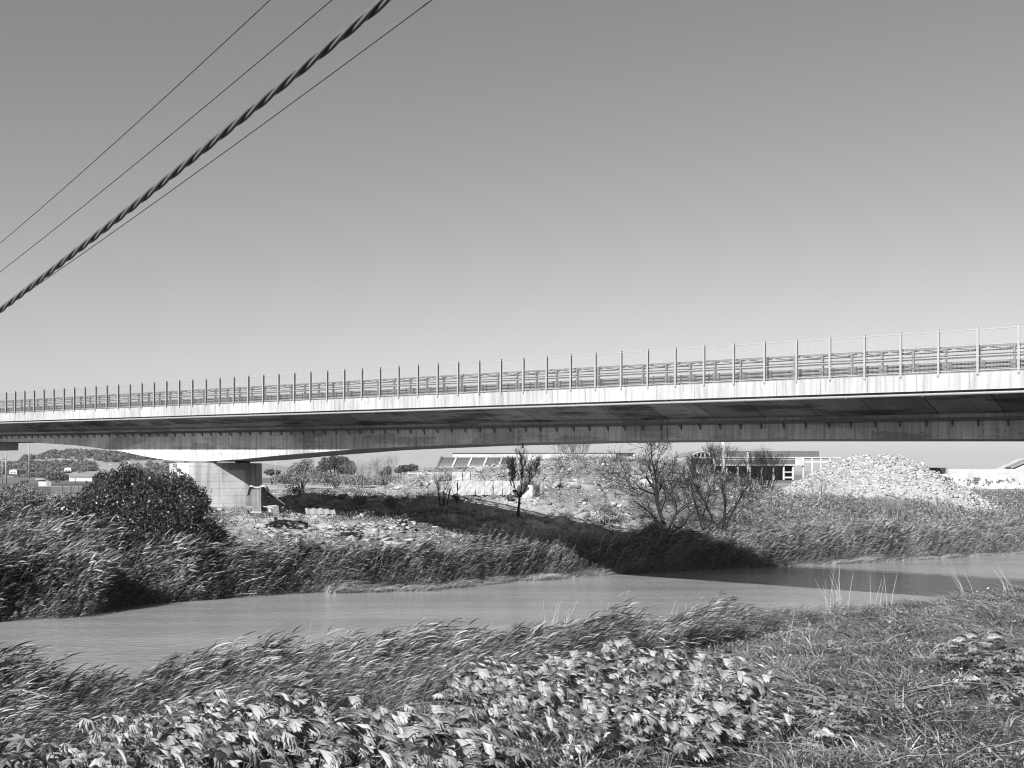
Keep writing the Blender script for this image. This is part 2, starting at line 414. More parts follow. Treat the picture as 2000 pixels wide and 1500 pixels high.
bridge.part('girder_web', sweep(lambda s: [(4.0, BR), (4.0, hb(s))], stations), M['web'])
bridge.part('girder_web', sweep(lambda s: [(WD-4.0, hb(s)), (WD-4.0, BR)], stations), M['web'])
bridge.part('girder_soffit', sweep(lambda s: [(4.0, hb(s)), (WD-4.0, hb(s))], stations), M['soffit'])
# end caps
# cable tray on the web
HT = BR-.27
bridge.part('cable_tray', sweep(lambda s: [(3.98, HT+.08), (3.74, HT+.08), (3.74, HT-.08), (3.98, HT-.08)], stations), M['galvdark'])
brk = MB(); a_, b2, c_ = W(0, 3.97, HT-.085), W(0, 3.72, HT-.085), W(0, 3.97, HT-.36)
brk.bar(a_, c_, .05); brk.bar(c_, b2, .045); brk.bar(a_, b2, .05)
me = to_mesh('bracket', brk, M['galvdark'], W(0, 3.97, HT))
s = -10.0; nb = 0
while s < 106 and nb < 95:
    link('bracket', me, bridge.root, W(s+float(rng.uniform(-.06, .06)), 3.97, HT)-bridge.base); s += 1.27; nb += 1
# drain pipe under the slab edge
pipe = MB(); pipe.tube([W(s, .22, HB_-.14) for s in np.arange(S0, S1, 4.0)], .085, 8)
bridge.part('drain_pipe', pipe, M['galv'], True)
hg = MB(); hg.bar(W(0, .2, HB_+.02), W(0, .2, HB_-.24), .12, .03)
me = to_mesh('pipe_hanger', hg, M['galvdark'], W(0, .2, HB_))
for s in np.arange(-12, 110, 3.3): link('pipe_hanger', me, bridge.root, W(s+float(rng.uniform(-.3, .3)), .2, HB_)-bridge.base)
# small downspout under the girder
ds = MB(); ds.tube([W(s_of_px(1021, 4.3), 4.3, hb(30)-.0), W(s_of_px(1021, 4.3), 4.3, hb(s_of_px(1021, 4.3))-.35)], .06, 8)
bridge.part('downspout', ds, M['galvdark'])
def bridge_box(mb, s0, s1, p0, p1, h0, h1, taper=0.):
    """box in bridge axes; h absolute above the eye (no slope)"""
    vs = []
    for s in (s0, s1):
        for p in (p0, p1):
            for h, tp in ((h0, taper), (h1, 0)):
                ss = s+(tp if s == s1 else -tp); pp = p+(tp if p == p1 else -tp)
                v = W(ss, pp, 0); v.z = HC+h; vs.append(v)
    mb.add(vs, [(0,1,3,2), (4,6,7,5), (0,4,5,1), (2,3,7,6), (0,2,6,4), (1,5,7,3)])
hp = hb(SP)+SL*SP
# pier: right-hand edge of the near face at px 518
def solve_p(px, s):
    u = (px-1000)/F; return (u*(48+DY*s)-22.63-DX*s)/(.6139-u*.7894)
sf = SP-1.0
pR = solve_p(515, sf)
pR -= .2; p_l = pR-7.3
pier = MB()
# rounded-end wall pier
sec = []
th = 1.0
for i in range(9): a = -math.pi/2+math.pi*i/8; sec.append((pR-1.0+math.cos(a)*1.0, math.sin(a)*th))
for i in range(9): a = math.pi/2+math.pi*i/8; sec.append((p_l+1.0+math.cos(a)*1.0, math.sin(a)*th))
zs = [(HC+hp-.14, 1.0), (HC+hp-2.0, 1.01), (4.55, 1.05)]; k = len(sec); pc = (pR+p_l)/2
SK = R(-17); AX = Vector((math.cos(R(52.13)+SK), math.sin(R(52.13)+SK), 0)); NX = Vector((AX.y, -AX.x, 0))
def PW(a, q, z):
    c = W(SP, pc, 0); v = Vector((c.x, c.y, 0))+AX*a-NX*q; v.z = z; return v
for z, g in zs:
    for p, q in sec:
        v = PW((p-pc)*g, q*g, z); pier.v.append(tuple(v))
for r in range(2):
    for j in range(k): a = r*k+j; b2 = r*k+(j+1) % k; pier.f.append((a, b2, b2+k, a+k))
pier.f.append(tuple(range(k)))
bridge.part('pier', pier, M['pierform'])
ft = MB(); fc_ = PW(0, 0, 4.6); ft.box(fc_, (9.2, 3.3, .75), rz=math.atan2(AX.y, AX.x)); bridge.part('pier_footing', ft, M['stone'])
hd = MB(); hd.box(PW(1.2, -1.08, HC+hp-.42), (1.75, .3, .62), rz=math.atan2(AX.y, AX.x)); bridge.part('bearing_block', hd, M['soffit'])
bp_ = MB()
for p in (pR-1.3,): bridge_box(bp_, SP-.45, SP+.45, p-.45, p+.45, hp-.2, hp+.03)
bridge.part('bearing', bp_, M['dark'])
# far left pier with cross head
SQ = s_of_px(20, 5.0)+4
cap = MB(); cs = hb(SQ)+SL*SQ
pe = solve_p(36, SQ-1.4)
bridge_box(cap, SQ-1.4, SQ+1.4, pe-9.5, pe, cs-.85, cs-.03); bridge.part('pier_cap', cap, M['pier'])
cl = MB(); bridge_box(cl, SQ-1.0, SQ+1.0, pe-7.5, pe-2.4, 4.3-HC, cs-.86); bridge.part('pier', cl, M['pier'])

# mesh fence on the bridge
BAY = 1.737
fence = Thing('mesh_fence', W(0, .12, HF), 'tall wire mesh safety fence with steel posts along the near edge of the bridge', 'fence')
pm = MB(); pm.box(W(0, .03, HF-.0)+Vector((0, 0, .95)), (.055, .15, 2.2), rz=math.atan2(DY, DX))
pm.box(W(0, -.055, HF)+Vector((0, 0, .95)), (.10, .018, 2.1), rz=math.atan2(DY, DX))
pme = to_mesh('post', pm, M['galv'], W(0, .06, HF))
wm = MB()
nh = 32; nv = 28
for i in range(nh+1):
    h = .06+1.9*i/nh; wm.tube([W(.03, .05, HF+h), W(BAY-.03, .05, HF+h)], .0036, 3, False)
for i in range(nv+1):
    s = .03+(BAY-.06)*i/nv; wm.tube([W(s, .06, HF+.06), W(s, .06, HF+1.96)], .0036, 3, False)
for h, r in ((1.96, .022), (1.25, .014), (.75, .014), (.1, .02)):
    wm.bar(W(.03, .05, HF+h), W(BAY-.03, .05, HF+h), r*2, r*2)
wme = to_mesh('mesh_panel', wm, M['galv'], W(0, .06, HF))
for kk in range(-9, 59):
    s = kk*BAY
    link('post', pme, fence.root, W(s, .06, HF)-fence.base)
    link('mesh_panel', wme, fence.root, W(s, .06, HF)-fence.base)
# crash barriers
def barrier(p0, side, label, n0, n1, step=1.5):
    hz = HF-.13
    th_ = Thing('crash_barrier', W(0, p0, hz), label, 'crash barrier')
    q = MB(); q.box(W(0, p0, hz)+Vector((0, 0, .68)), (.08, .17, 1.36), rz=math.atan2(DY, DX))
    q.box(W(0, p0+side*.05, hz)+Vector((0, 0, .06)), (.26, .26, .03), rz=math.atan2(DY, DX))
    pmesh = to_mesh('post', q, M['rail'], W(0, p0, hz))
    sb = MB(); sb.box(W(0, p0+side*.12, hz)+Vector((0, 0, .48)), (.42, .18, .50), rz=math.atan2(DY, DX))
    smesh = to_mesh('spacer_block', sb, M['galvdark'], W(0, p0, hz))
    for i in range(n0, n1):
        s = i*step+.35
        link('post', pmesh, th_.root, W(s, p0, hz)-th_.base)
        link('spacer_block', smesh, th_.root, W(s, p0, hz)-th_.base)
    a, b_ = n0*step, n1*step
    pw = p0+side*.30
    gr = MB()
    for b_h in (.16, .34, .52, .70): gr.bar(W(a, pw-side*.06, hz+b_h), W(b_, pw-side*.06, hz+b_h), .14, .085)
    th_.part('guard_rail', gr, M['rail'])
    gr = MB(); gr.bar(W(a, pw+side*.06, hz+.43), W(b_, pw+side*.06, hz+.43), .03, .66); th_.part('rail_gap_shade', gr, M['galvdark'])  # dark strip added to stand in for the shade between the rails
    tb = MB(); tb.bar(W(a, p0+side*.1, hz+.90), W(b_, p0+side*.1, hz+.90), .14, .07); th_.part('middle_rail', tb, M['rail'])
    tb = MB(); tb.bar(W(a, p0-side*.02, hz+1.40), W(b_, p0-side*.02, hz+1.40), .14, .10); th_.part('top_rail', tb, M['rail'])
    tb = MB(); tb.bar(W(a, p0+side*.22, hz+1.22), W(b_, p0+side*.22, hz+1.22), .05, .05)
    s = a
    while s < b_-.1:
        tb.bar(W(s+.1, p0-side*.0, hz+1.34), W(s+.75, p0+side*.10, hz+1.24), .12, .05); tb.bar(W(s+.75, p0+side*.10, hz+1.24), W(s+1.4, p0, hz+1.34), .12, .05); s += 1.5
    th_.part('bracing', tb, M['galvdark'])
    tb = MB(); tb.bar(W(a, p0-side*.09, hz+1.02), W(b_, p0-side*.09, hz+1.02), .05, .06); tb.bar(W(a, p0-side*.09, hz+.2), W(b_, p0-side*.09, hz+.2), .05, .05); th_.part('lower_rail', tb, M['rail'])
barrier(.75, 1, 'galvanised crash barrier with braced top rail just behind the mesh fence', -10, 68)
barrier(WD-.75, -1, 'galvanised crash barrier along the far edge of the bridge deck', -10, 68)

# ------------------------------------------------------------------ overhead cables
def cable_line(a, b_, t0, t1, n, sag):
    pts = []
    for i in range(n+1):
        t_ = t0+(t1-t0)*i/n; q = a.lerp(b_, t_) if 0 <= t_ <= 1 else a+(b_-a)*t_
        q = q+Vector((0, 0, sag*4*t_*(t_-1))); pts.append(q)
    return pts
A, B = P(753, 0, 6.0), P(0, 606, 10.5)
pts = cable_line(A, B, -1.6, 3.6, 1500, .022)
tc_ = Thing('twisted_cable', A, 'thick twisted black bundle of overhead cables crossing the top left sky', 'cable')
d = (B-A).normalized(); ux = d.cross(Vector((0, 0, 1))).normalized(); uy = ux.cross(d)
lay = .74
Lt = (B-A).length
for k in range(3):
    q = []
    for i, p in enumerate(pts):
        if (i % 1): continue
        l = (p-pts[0]).length; a = 2*math.pi*(l/lay+k/3)
        q.append(p+ux*math.cos(a)*.0145+uy*math.sin(a)*.0145)
    mb = MB(); mb.tube(q, .0135, 10, False); tc_.part('strand', mb, M['cable'], True)
for (x0, y0, x1, y1, z0, z1, lab, sg) in (
        (527, 0, 0, 475, 8, 14, 'uppermost thin black wire crossing the upper left sky', .03),
        (648, 0, 0, 531, 8, 14, 'thin black wire between the uppermost wire and the twisted cable', .03),
        (843, 0, 0, 607, 7.4, 13.5, 'thin black wire running just below the twisted cable', .03)):
    a, b_ = P(x0, y0, z0), P(x1, y1, z1); mb = MB(); mb.tube(cable_line(a, b_, -1.5, 3.2, 60, sg), .0042, 6, False)
    single('overhead_wire', mb, M['wire'], a, lab, 'wire', 'thin overhead wires', True)

# ------------------------------------------------------------------ plant templates
def ribbon(pts, wid, side):
    """quad strip along pts (n,3) of half widths wid, side vector"""
    pts = np.asarray(pts); side = np.asarray(side, float); side = side/np.linalg.norm(side)
    V = np.concatenate([pts-side*wid[:, None], pts+side*wid[:, None]], 0); n = len(pts)
    Fc = [(i, i+1, n+i+1, n+i) for i in range(n-1)]
    return V, np.array(Fc)
class TB:
    def __init__(s): s.V = []; s.F = []; s.T = []; s.n = 0
    def add(s, V, Fc, tone): s.V.append(V); s.F.append(Fc+s.n); s.T.append(np.full(len(V), tone)); s.n += len(V)
    def get(s): return np.concatenate(s.V), np.concatenate(s.F), np.concatenate(s.T)
def reed(seed, H=2.2, lean=.5, nl=7, lw=.016, ll=.55):
    r = np.random.default_rng(seed); tb = TB()
    wind = np.array([1, r.uniform(-.25, .25), 0]); wind /= np.linalg.norm(wind)
    t_ = np.linspace(0, 1, 6); le = lean*r.uniform(.5, 1.2)*H
    stem = np.outer(le*t_**1.5, wind)+np.outer(H*(t_-.06*t_**3), [0, 0, 1])
    for sd in ([0, -1, .2], [1, 0, 0]): tb.add(*ribbon(stem, np.array([.007]*5+[.003]), sd), r.uniform(.1, .7))
    for i in range(nl):
        f = .3+.7*(i+r.random())/nl
        p = np.array([np.interp(f, t_, stem[:, k]) for k in range(3)])
        l = ll*r.uniform(.6, 1.2)*(1.15-.4*f); a = r.uniform(.25, 1.5)
        k2 = min(int(f*5), 4); tg_ = stem[k2+1]-stem[k2]; tg_ /= np.linalg.norm(tg_)
        dirn = tg_*.9+wind*.55+r.normal(0, .32, 3); dirn /= np.linalg.norm(dirn)
        u = np.linspace(0, 1, 4); dr = r.uniform(.02, .4)
        lp = p+np.outer(l*u, dirn)+np.outer(-dr*l*u**2, [0, 0, 1])+np.outer(.2*l*u**2, wind)
        w_ = lw*np.array([.45, 1, .75, .08])*r.uniform(.7, 1.3)
        s_ = np.cross(dirn, [0, 0, 1])+r.normal(0, .8, 3)
        tb.add(*ribbon(lp, w_, s_), r.uniform(0, 1)**2.2*(.25+.75*f**1.5))  # leaves darken towards the base: self-shadow put into the tone
    if r.random() < .15:
        p = stem[-1]; d2 = np.array([.75, 0, .55]); u = np.linspace(0, 1, 4)
        for sd in ([0, -1, .3], [.3, 0, -1]): tb.add(*ribbon(p+np.outer(.24*u, d2)-np.outer(.08*u**2, [0, 0, 1]), np.array([.006, .014, .012, .003]), sd), .4)
    return tb.get()
def tuft(seed, n=9, H=.5, w_=.012, spread=.5, segs=3, windy=.3, curve=.5):
    r = np.random.default_rng(seed); tb = TB()
    for i in range(n):
        a = r.uniform(0, 2*math.pi); h = H*r.uniform(.5, 1.2); o_ = r.uniform(0, spread*.3)
        u = np.linspace(0, 1, segs+1); dr = np.array([math.cos(a), math.sin(a), 0]); out = spread*r.uniform(.2, 1.2)*h
        p = o_*dr+np.outer(out*u**1.6, dr)+np.outer(windy*h*u**1.6, [1, 0, 0])+np.outer(h*(u-curve*.5*u**2.5), [0, 0, 1])
        s_ = np.array([-dr[1], dr[0], 0])+r.normal(0, .4, 3)
        wd = w_*np.linspace(1, .15, segs+1)*r.uniform(.6, 1.3); wd[0] *= .7
        tb.add(*ribbon(p, wd, s_), r.uniform(0, 1)**2.)
    return tb.get()
def scrub(seed, n=26, H=.7, leaf=.05):
    """small leafy weed: short twigs with leaf quads"""
    r = np.random.default_rng(seed); tb = TB()
    for i in range(n):
        a = r.uniform(0, 2*math.pi); rr = r.uniform(0, 1)**.6*.55*H; hh = r.uniform(.1, 1)*H*(1-.5*(rr/(.55*H))**2)
        c = np.array([rr*math.cos(a), rr*math.sin(a), hh]); u = r.normal(0, 1, 3); u /= np.linalg.norm(u); v = np.cross(u, r.normal(0, 1, 3)); v /= np.linalg.norm(v)
        l = leaf*r.uniform(.6, 1.6)
        tb.add(np.array([c-u*l, c-v*l*.45, c+u*l, c+v*l*.45]), np.array([[0, 1, 2, 3]]), r.uniform(0, 1))
    return tb.get()
def rock(seed, flat=1.):
    r = np.random.default_rng(seed)
    V = np.array([(x, y, z) for x in (-1, 1) for y in (-1, 1) for z in (-1, 1)], float)*.5
    V = V*r.uniform(.6, 1.3, 3)*np.array([1, 1, flat])+r.uniform(-.32, .32, (8, 3))*np.array([1, 1, flat])
    Fc = np.array([(0,1,3,2), (4,6,7,5), (0,4,5,1), (2,3,7,6), (0,2,6,4), (1,5,7,3)])
    return V, Fc, np.full(8, .5)
def scatter(temps, pos, sc_, rz, tone_j, tone_off=0., tilt=None, zs=None):
    """temps: list of (V,F,T); pos (n,3)"""
    n = len(pos); which = rng.integers(0, len(temps), n); Vs = []; Fs = []; Ts = []; off = 0
    for k, (V, Fc, T) in enumerate(temps):
        ii = np.where(which == k)[0]
        if not len(ii): continue
        c, s = np.cos(rz[ii]), np.sin(rz[ii]); S = sc_[ii]
        x = V[None, :, 0]*S[:, None]; y = V[None, :, 1]*S[:, None]; z = V[None, :, 2]*S[:, None]*(1 if zs is None else zs[ii][:, None])
        if tilt is not None:
            ct, st = np.cos(tilt[ii])[:, None], np.sin(tilt[ii])[:, None]; y, z = y*ct-z*st, y*st+z*ct
        X = x*c[:, None]-y*s[:, None]+pos[ii, 0][:, None]; Y = x*s[:, None]+y*c[:, None]+pos[ii, 1][:, None]; Zz = z+pos[ii, 2][:, None]
        Vs.append(np.stack([X, Y, Zz], -1).reshape(-1, 3))
        Fs.append((Fc[None]+(np.arange(len(ii))*len(V))[:, None, None]).reshape(-1, 4)+off); off += len(ii)*len(V)
        tj = rng.uniform(-tone_j, tone_j, len(ii))+(tone_off if np.isscalar(tone_off) else tone_off[ii])
        Ts.append(np.clip(T[None]+tj[:, None], 0, 1).ravel())
    return np.concatenate(Vs), np.concatenate(Fs), np.concatenate(Ts)
def area_pts(n, pxr, Zf):
    """n random ground points uniform in area between depth functions over a px range"""
    px = rng.uniform(pxr[0], pxr[1], n*3); a = Zf(px); z0, z1 = a
    Z = np.sqrt(rng.uniform(0, 1, n*3)*(z1**2-z0**2)+z0**2)
    wgt = (z1**2-z0**2); keep = rng.uniform(0, wgt.max(), n*3) < wgt
    px, Z = px[keep][:n], Z[keep][:n]
    X = (px-1000)/F*Z
    return px, X, Z
def stuff(name, temps, px, X, Y, s, rz, tj, mat, label, cat, toff=0., sink=.03, tilt=None, zs=None):
    pos = np.stack([X, Y, gz(X, Y)-sink], -1)
    V, Fc, T = scatter(temps, pos, s, rz, tj, toff, tilt, zs)
    o = link(name, np_mesh(name, V, Fc, mat, T)); tag(o, label, cat, kind='stuff'); return o

# reeds on the far bank
rt_ = [reed(i, 2.1, .52, 11, .032, .62) for i in range(20)]
nr = 15000
px, X, Z = area_pts(nr, (380, 2150), lambda p: (EFz(p)-.5, EFz(p)+np.interp(p, [380, 700, 1150, 1250, 1600, 2100], [4.6, 5.0, 5.5, 6.5, 6.0, 6.0])))
d_ = Z-EFz(px)
hs = np.interp(px, [380, 600, 900, 1180, 1250, 1500, 2100], [.95, .95, .85, .62, .9, .85, .8])*np.interp(d_, [-.5, .6, 2], [.45, .75, 1])*rng.uniform(.7, 1.15, len(px))*(1+.75*vnoise(X, Z, 1.8))*np.interp(px,[380,1150,1200],[.98,.92,1.])
stuff('reeds', rt_, px, X, Z, hs, rng.uniform(-.35, .35, len(px)), .2, M['reed'], 'wind-bent reeds lining the far bank of the river', 'reeds', .4*vnoise(X, Z, 1.5)+np.interp(px, [380, 1200, 1500, 2000], [-.10, -.06, .10, .12]))
# taller cane thicket at the left
nr = 11000
px, X, Z = area_pts(nr, (-260, 440), lambda p: (EFz(p)-.6, EFz(p)+np.interp(p, [-260, 130, 200, 440], [24, 20, 9, 6])))
d_ = Z-EFz(px)
hs = np.interp(d_, [-.5, 1, 4, 12, 24], [.5, 1, 1.05, .8, .8])*rng.uniform(.7, 1.15, len(px))*(1+.8*vnoise(X, Z, 2.4))
rl = [reed(40+i, 2.3, .46, 14, .034, .75) for i in range(20)]
stuff('reeds', rl, px, X, Z, hs, rng.uniform(-.4, .4, len(px)), .15, M['reed'], 'tall dark cane thicket on the left part of the far bank', 'reeds', .5*vnoise(X, Z, 1.8)-.04)
# dry pale grass lying at the water's edge
td = [tuft(400+i, 12, .55, .014, 1.2, 3, .9, .9) for i in range(8)]
px, X, Z = area_pts(3600, (640, 2200), lambda p: (EFz(p)-.9, EFz(p)+.5)); k_ = ((px < 1190) | (px > 1540)) & (vnoise(X, Z, 1.6)+.5*vnoise(X, Z, .7) > rng.uniform(-.35, .25, len(px))); px, X, Z = px[k_], X[k_], Z[k_]
pos = np.stack([X, Z, np.maximum(gz(X, Z), 0.)-.03], -1)
V, Fc, T = scatter(td, pos, rng.uniform(.4, 1.3, len(px))*(1+1.2*vnoise(X, Z, 2.)), rng.uniform(-.8, .8, len(px)), .3, .5*vnoise(X+7, Z, 1.2)-.1)
o = link('dry_grass', np_mesh('dry_grass', V, Fc, M['dry'], T)); tag(o, 'pale dry grass lying at the far water edge', 'grass', kind='stuff')
# upright pale canes standing out of the reeds
tcn = [reed(900+i, 2.9, .34, 3, .02, .4) for i in range(8)]
px, X, Z = area_pts(900, (-100, 2100), lambda p: (EFz(p)+.3, EFz(p)+np.interp(p, [0, 430, 500, 2000], [14, 6, 4.5, 6])))
stuff('cane_stalks', tcn, px, X, Z, rng.uniform(.6, 1.05, len(px)), rng.uniform(-.4, .4, len(px)), .2, M['reed'], 'tall single canes rising out of the far bank reeds', 'canes', .45)
# near reeds
nr = 8500
px, X, Z = area_pts(nr+1200, (-420, 1720), lambda p: (ENz(p)-np.interp(p, [-420, 400, 900, 1420, 1720], [14, 13, 11, 8, 5]), ENz(p)+.6))
rn = [reed(80+i, 1.95, .50, 12, .021, .58) for i in range(22)]
hs = np.interp(px, [-300, 0, 60, 130, 500, 760, 1000, 1260, 1340, 1400, 1500, 1720], [.95, .9, .8, .66, .86, .84, .88, .86, 1.1, .85, .5, .38])*np.interp((ENz(px)-Z), [-1, 1, 6, 14], [.8, 1, .85, .5])*rng.uniform(.65, 1.15, len(px))*(1+.75*vnoise(X, Z, 1.6))
stuff('reeds', rn, px, X, Z, hs, rng.uniform(-.4, .4, len(px)), .15, M['reed'], 'wind-blown reeds in front on the near bank of the river', 'reeds', .5*vnoise(X, Z, 1.2)+.04)
# near grass
tg = [tuft(i, 10, .66, .016, 1.3, 3, .45, .9) for i in range(14)]+[scrub(700+i, 26, .5, .035) for i in range(3)]
ng = 26000
px, X, Z = area_pts(ng, (-200, 2250), lambda p: (np.full_like(p, 9.0), ENz(p)+.3))
wild = vnoise(X, Z, 2.2)
hs = rng.uniform(.55, 1.3, len(px))*(1+.9*wild)*np.interp(Z-ENz(px), [-8, -1], [1, 1.35])*np.interp(Z, [11, 20], [.55, 1])
stuff('grass', tg, px, X, Z, hs, rng.uniform(0, 6.28, len(px))*1.0, .15, M['grass'], 'rough tangled grass covering the near bank', 'grass', .45*vnoise(X, Z, 1.4)+.25*vnoise(X, Z, .4)+.03)
# extra grass close to the camera
px, X, Z = area_pts(16000, (-80, 2100), lambda p: (np.full_like(p, 10.0), np.full_like(p, 22.0)))
tg2 = [tuft(50+i, 12, .34, .0095, 1.6, 3, .3, 1.1) for i in range(10)]+[scrub(720+i, 22, .3, .022) for i in range(2)]
stuff('grass', tg2, px, X, Z, rng.uniform(.5, 1.2, len(px)), rng.uniform(0, 6.28, len(px)), .15, M['grass'], 'short thin grass at the bottom of the near bank', 'grass', .3*vnoise(X+9, Z, .8)+.05)

# weeds on the far bank and plateau
ts = [scrub(i, 34, .75, .055) for i in range(10)]; tt_ = [tuft(200+i, 12, .6, .02, .7, 2, .2) for i in range(10)]
nw = 15000
px, X, Z = area_pts(nw, (430, 2250), lambda p: (EFz(p)+4, np.maximum(EFz(p)+30, np.interp(p, [430, 1000, 2250], [125, 121, 160]))))
dens = fbm(X+33, Z, 4, 3)-.06+.12*((px > 480) & (px < 860) & (Z < EFz(px)+16))+.28*((px > 1040) & (px < 1330) & (Z > 99))+np.interp(px, [430, 900, 1250, 1500, 2200], [0, 0, -.05, .35, .35])*(Z < 113)
keep = dens > rng.uniform(-.35, .35, len(px)); px, X, Z = px[keep], X[keep], Z[keep]
onheap = (px > 1560) & (px < 1860) & (Z > 116); X, Z, px = X[~onheap], Z[~onheap], px[~onheap]
stuff('weeds', ts+tt_, px, X, Z, rng.uniform(.5, 1.5, len(px))*np.interp(px, [430, 1200, 1500, 2200], [.8, .85, 1.1, 1.1]), rng.uniform(0, 6.28, len(px)), .2, M['weed'], 'scrubby weeds spread over the rubble ground beyond the river', 'weeds', .15*vnoise(X, Z, 4)+.05)
# denser brush right bank
px, X, Z = area_pts(11000, (1440, 2250), lambda p: (EFz(p)+5, EFz(p)+21))
stuff('weeds', tt_+ts+ts, px, X, Z, rng.uniform(.8, 1.9, len(px)), rng.uniform(-.7, .7, len(px)), .2, M['weed'], 'dense feathery brush above the reeds on the right bank', 'weeds', .35*vnoise(X, Z, 3)+.25)
# rubble stones on the far bank
px, X, Z = area_pts(26000, (430, 1560), lambda p: (EFz(p)+7, np.full_like(p, 121.)))
dens = fbm(X-20, Z+70, 5, 3)+.1; keep = dens > rng.uniform(-.4, .4, len(px)); px, X, Z = px[keep], X[keep], Z[keep]
rk = [rock(i, .55) for i in range(14)]
sz = .08+.30*rng.random(len(px))**8
stuff('rubble', rk, px, X, Z, sz, rng.uniform(0, 6.28, len(px)), .4, M['rock'], 'broken stones and rubble scattered over the far bank', 'rubble', sink=.0, tilt=rng.uniform(-.5, .5, len(px)))
# larger broken masonry in the rubble field and along the embankment foot
px, X, Z = area_pts(230, (540, 1290), lambda p: (np.full_like(p, 95.), np.full_like(p, 111.))); k_ = (px < 850) | ((px > 1070) & (rng.random(len(px)) < .35)); px, X, Z = px[k_], X[k_], Z[k_]
rk3 = [rock(90+i, .5) for i in range(12)]
stuff('rubble', rk3, px, X, Z, .4+.9*rng.random(len(px))**2, rng.uniform(0, 6.28, len(px)), .4, M['rock'], 'large broken masonry lumps in the rubble field beyond the pier', 'rubble', .15, sink=.0, tilt=rng.uniform(-.8, .8, len(px)))
# slabs of broken concrete in front of the pier
px, X, Z = area_pts(330, (490, 820), lambda p: (EFz(p)+7.5, EFz(p)+15))
rk2 = [rock(30+i, .22) for i in range(8)]
stuff('rubble', rk2, px, X, Z, .22+.6*rng.random(len(px))**2.5, rng.uniform(0, 6.28, len(px)), .4, M['rock'], 'flat broken concrete slabs on the bank below the bridge pier', 'rubble', sink=-.03, tilt=rng.uniform(-.45, .45, len(px)))

# rubble heap (pale mound on the right)
hp_px = np.array([1480, 1520, 1545, 1570, 1600, 1640, 1680, 1740, 1770, 1790, 1815, 1840, 1870, 1900])
hp_y = np.array([985, 972, 956, 940, 920, 901, 891, 888, 898, 913, 931, 945, 964, 982]); hz_ = HC-(hp_y-HOR)*128/F
xs = np.linspace((1470-1000)/F*128, (1970-1000)/F*128, 130); ys = np.linspace(114, 142, 100)
HX, HY = np.meshgrid(xs, ys, indexing='xy'); hpx = 1000+F*HX/128
top = np.interp(hpx, hp_px, hz_)-4.6
prof = np.clip(1-((HY-128)/14.)**2, 0, 1)**.8
HZ = gz(HX, HY, False)-.25+np.clip(top-(gz(HX, HY, False)-4.6), 0, 20)*prof+fbm(HX, HY, 2.2, 4)*.45*prof+fbm(HX+5, HY, 1.0, 3)*.55*prof
ii = np.arange(130*100).reshape(100, 130); Fh = np.stack([ii[:-1, :-1], ii[:-1, 1:], ii[1:, 1:], ii[1:, :-1]], -1).reshape(-1, 4)
n_ = 16000; rx = rng.uniform(xs[4], xs[-5], n_); ry = rng.uniform(113, 134, n_)
gg = gz(rx, ry, False); pf = np.clip(1-((ry-128)/14.)**2, 0, 1)**.8; tp_ = np.interp(1000+F*rx/128, hp_px, hz_)-4.6
rzv = gg-.25+np.clip(tp_-(gg-4.6), 0, 20)*pf+fbm(rx, ry, 2.2, 4)*.45*pf+fbm(rx+5, ry, 1.0, 3)*.55*pf
k_ = rzv > gg-.2; rx, ry, rzv = rx[k_], ry[k_], rzv[k_]
V2, F2, T2 = scatter([rock(60+i, .6) for i in range(12)], np.stack([rx, ry, rzv], -1), .07+.36*rng.random(len(rx))**5, rng.uniform(0, 6.28, len(rx)), .35, tilt=rng.uniform(-.6, .6, len(rx)))
Vh = np.stack([HX, HY, HZ], -1).reshape(-1, 3)
hb0 = np.array([(1700-1000)/F*128, 128, 4.6])
o = link('rubble_heap', np_mesh('rubble_heap', np.concatenate([Vh, V2])-hb0, np.concatenate([Fh, F2+len(Vh)]), M['rock'], np.concatenate([np.full(len(Vh), .62), np.clip(T2+.15, 0, 1)])), None, hb0)
tag(o, 'large bright mound of broken stone right of the open concrete frame', 'rubble heap')

# ------------------------------------------------------------------ castor plants
def castor_leaf(r, L, comp):
    tb = TB(); n = r.integers(7, 10)
    for i in range(n):
        a = (i/(n-1)-.5)*2*2.3*comp; ln = L*(1-.35*abs(a)/2.3)*r.uniform(.85, 1.1)
        d2 = np.array([math.cos(a), math.sin(a), 0]); sd = np.array([-d2[1], d2[0], 0]); wd = L*.13
        dz = -.10*L*r.uniform(0, 1.5)-(1-comp)*.3*L*abs(math.sin(i*1.7)); fold = .06*L
        m_ = d2*ln*.5+[0, 0, .05*L]; t2 = d2*ln+[0, 0, dz-.1*L]; q = d2*ln*.78+[0, 0, dz*.4]
        for sg in (-1, 1):
            l1 = d2*ln*.25+sd*sg*wd*.5-[0, 0, fold*.3]; l2 = d2*ln*.55+sd*sg*wd-[0, 0, fold*1.2]; l3 = d2*ln*.8+sd*sg*wd*.65+[0, 0, dz*.5-fold]
            V = np.array([np.zeros(3), l1, l2, m_, l3, t2]); Fc = np.array([[0, 1, 2, 3], [3, 2, 4, 5]])
            tb.add(V, Fc, .5)
    return tb.get()
def rot_to(V, dirn, roll):
    """map +X to dirn, +Z near up"""
    d2 = np.array(dirn)/np.linalg.norm(dirn); up = np.array([0, 0, 1.]); y = np.cross(up, d2); y /= np.linalg.norm(y)+1e-9; z = np.cross(d2, y)
    c, s = math.cos(roll), math.sin(roll); y2 = y*c+z*s; z2 = -y*s+z*c
    return V[:, :1]*d2+V[:, 1:2]*y2+V[:, 2:3]*z2
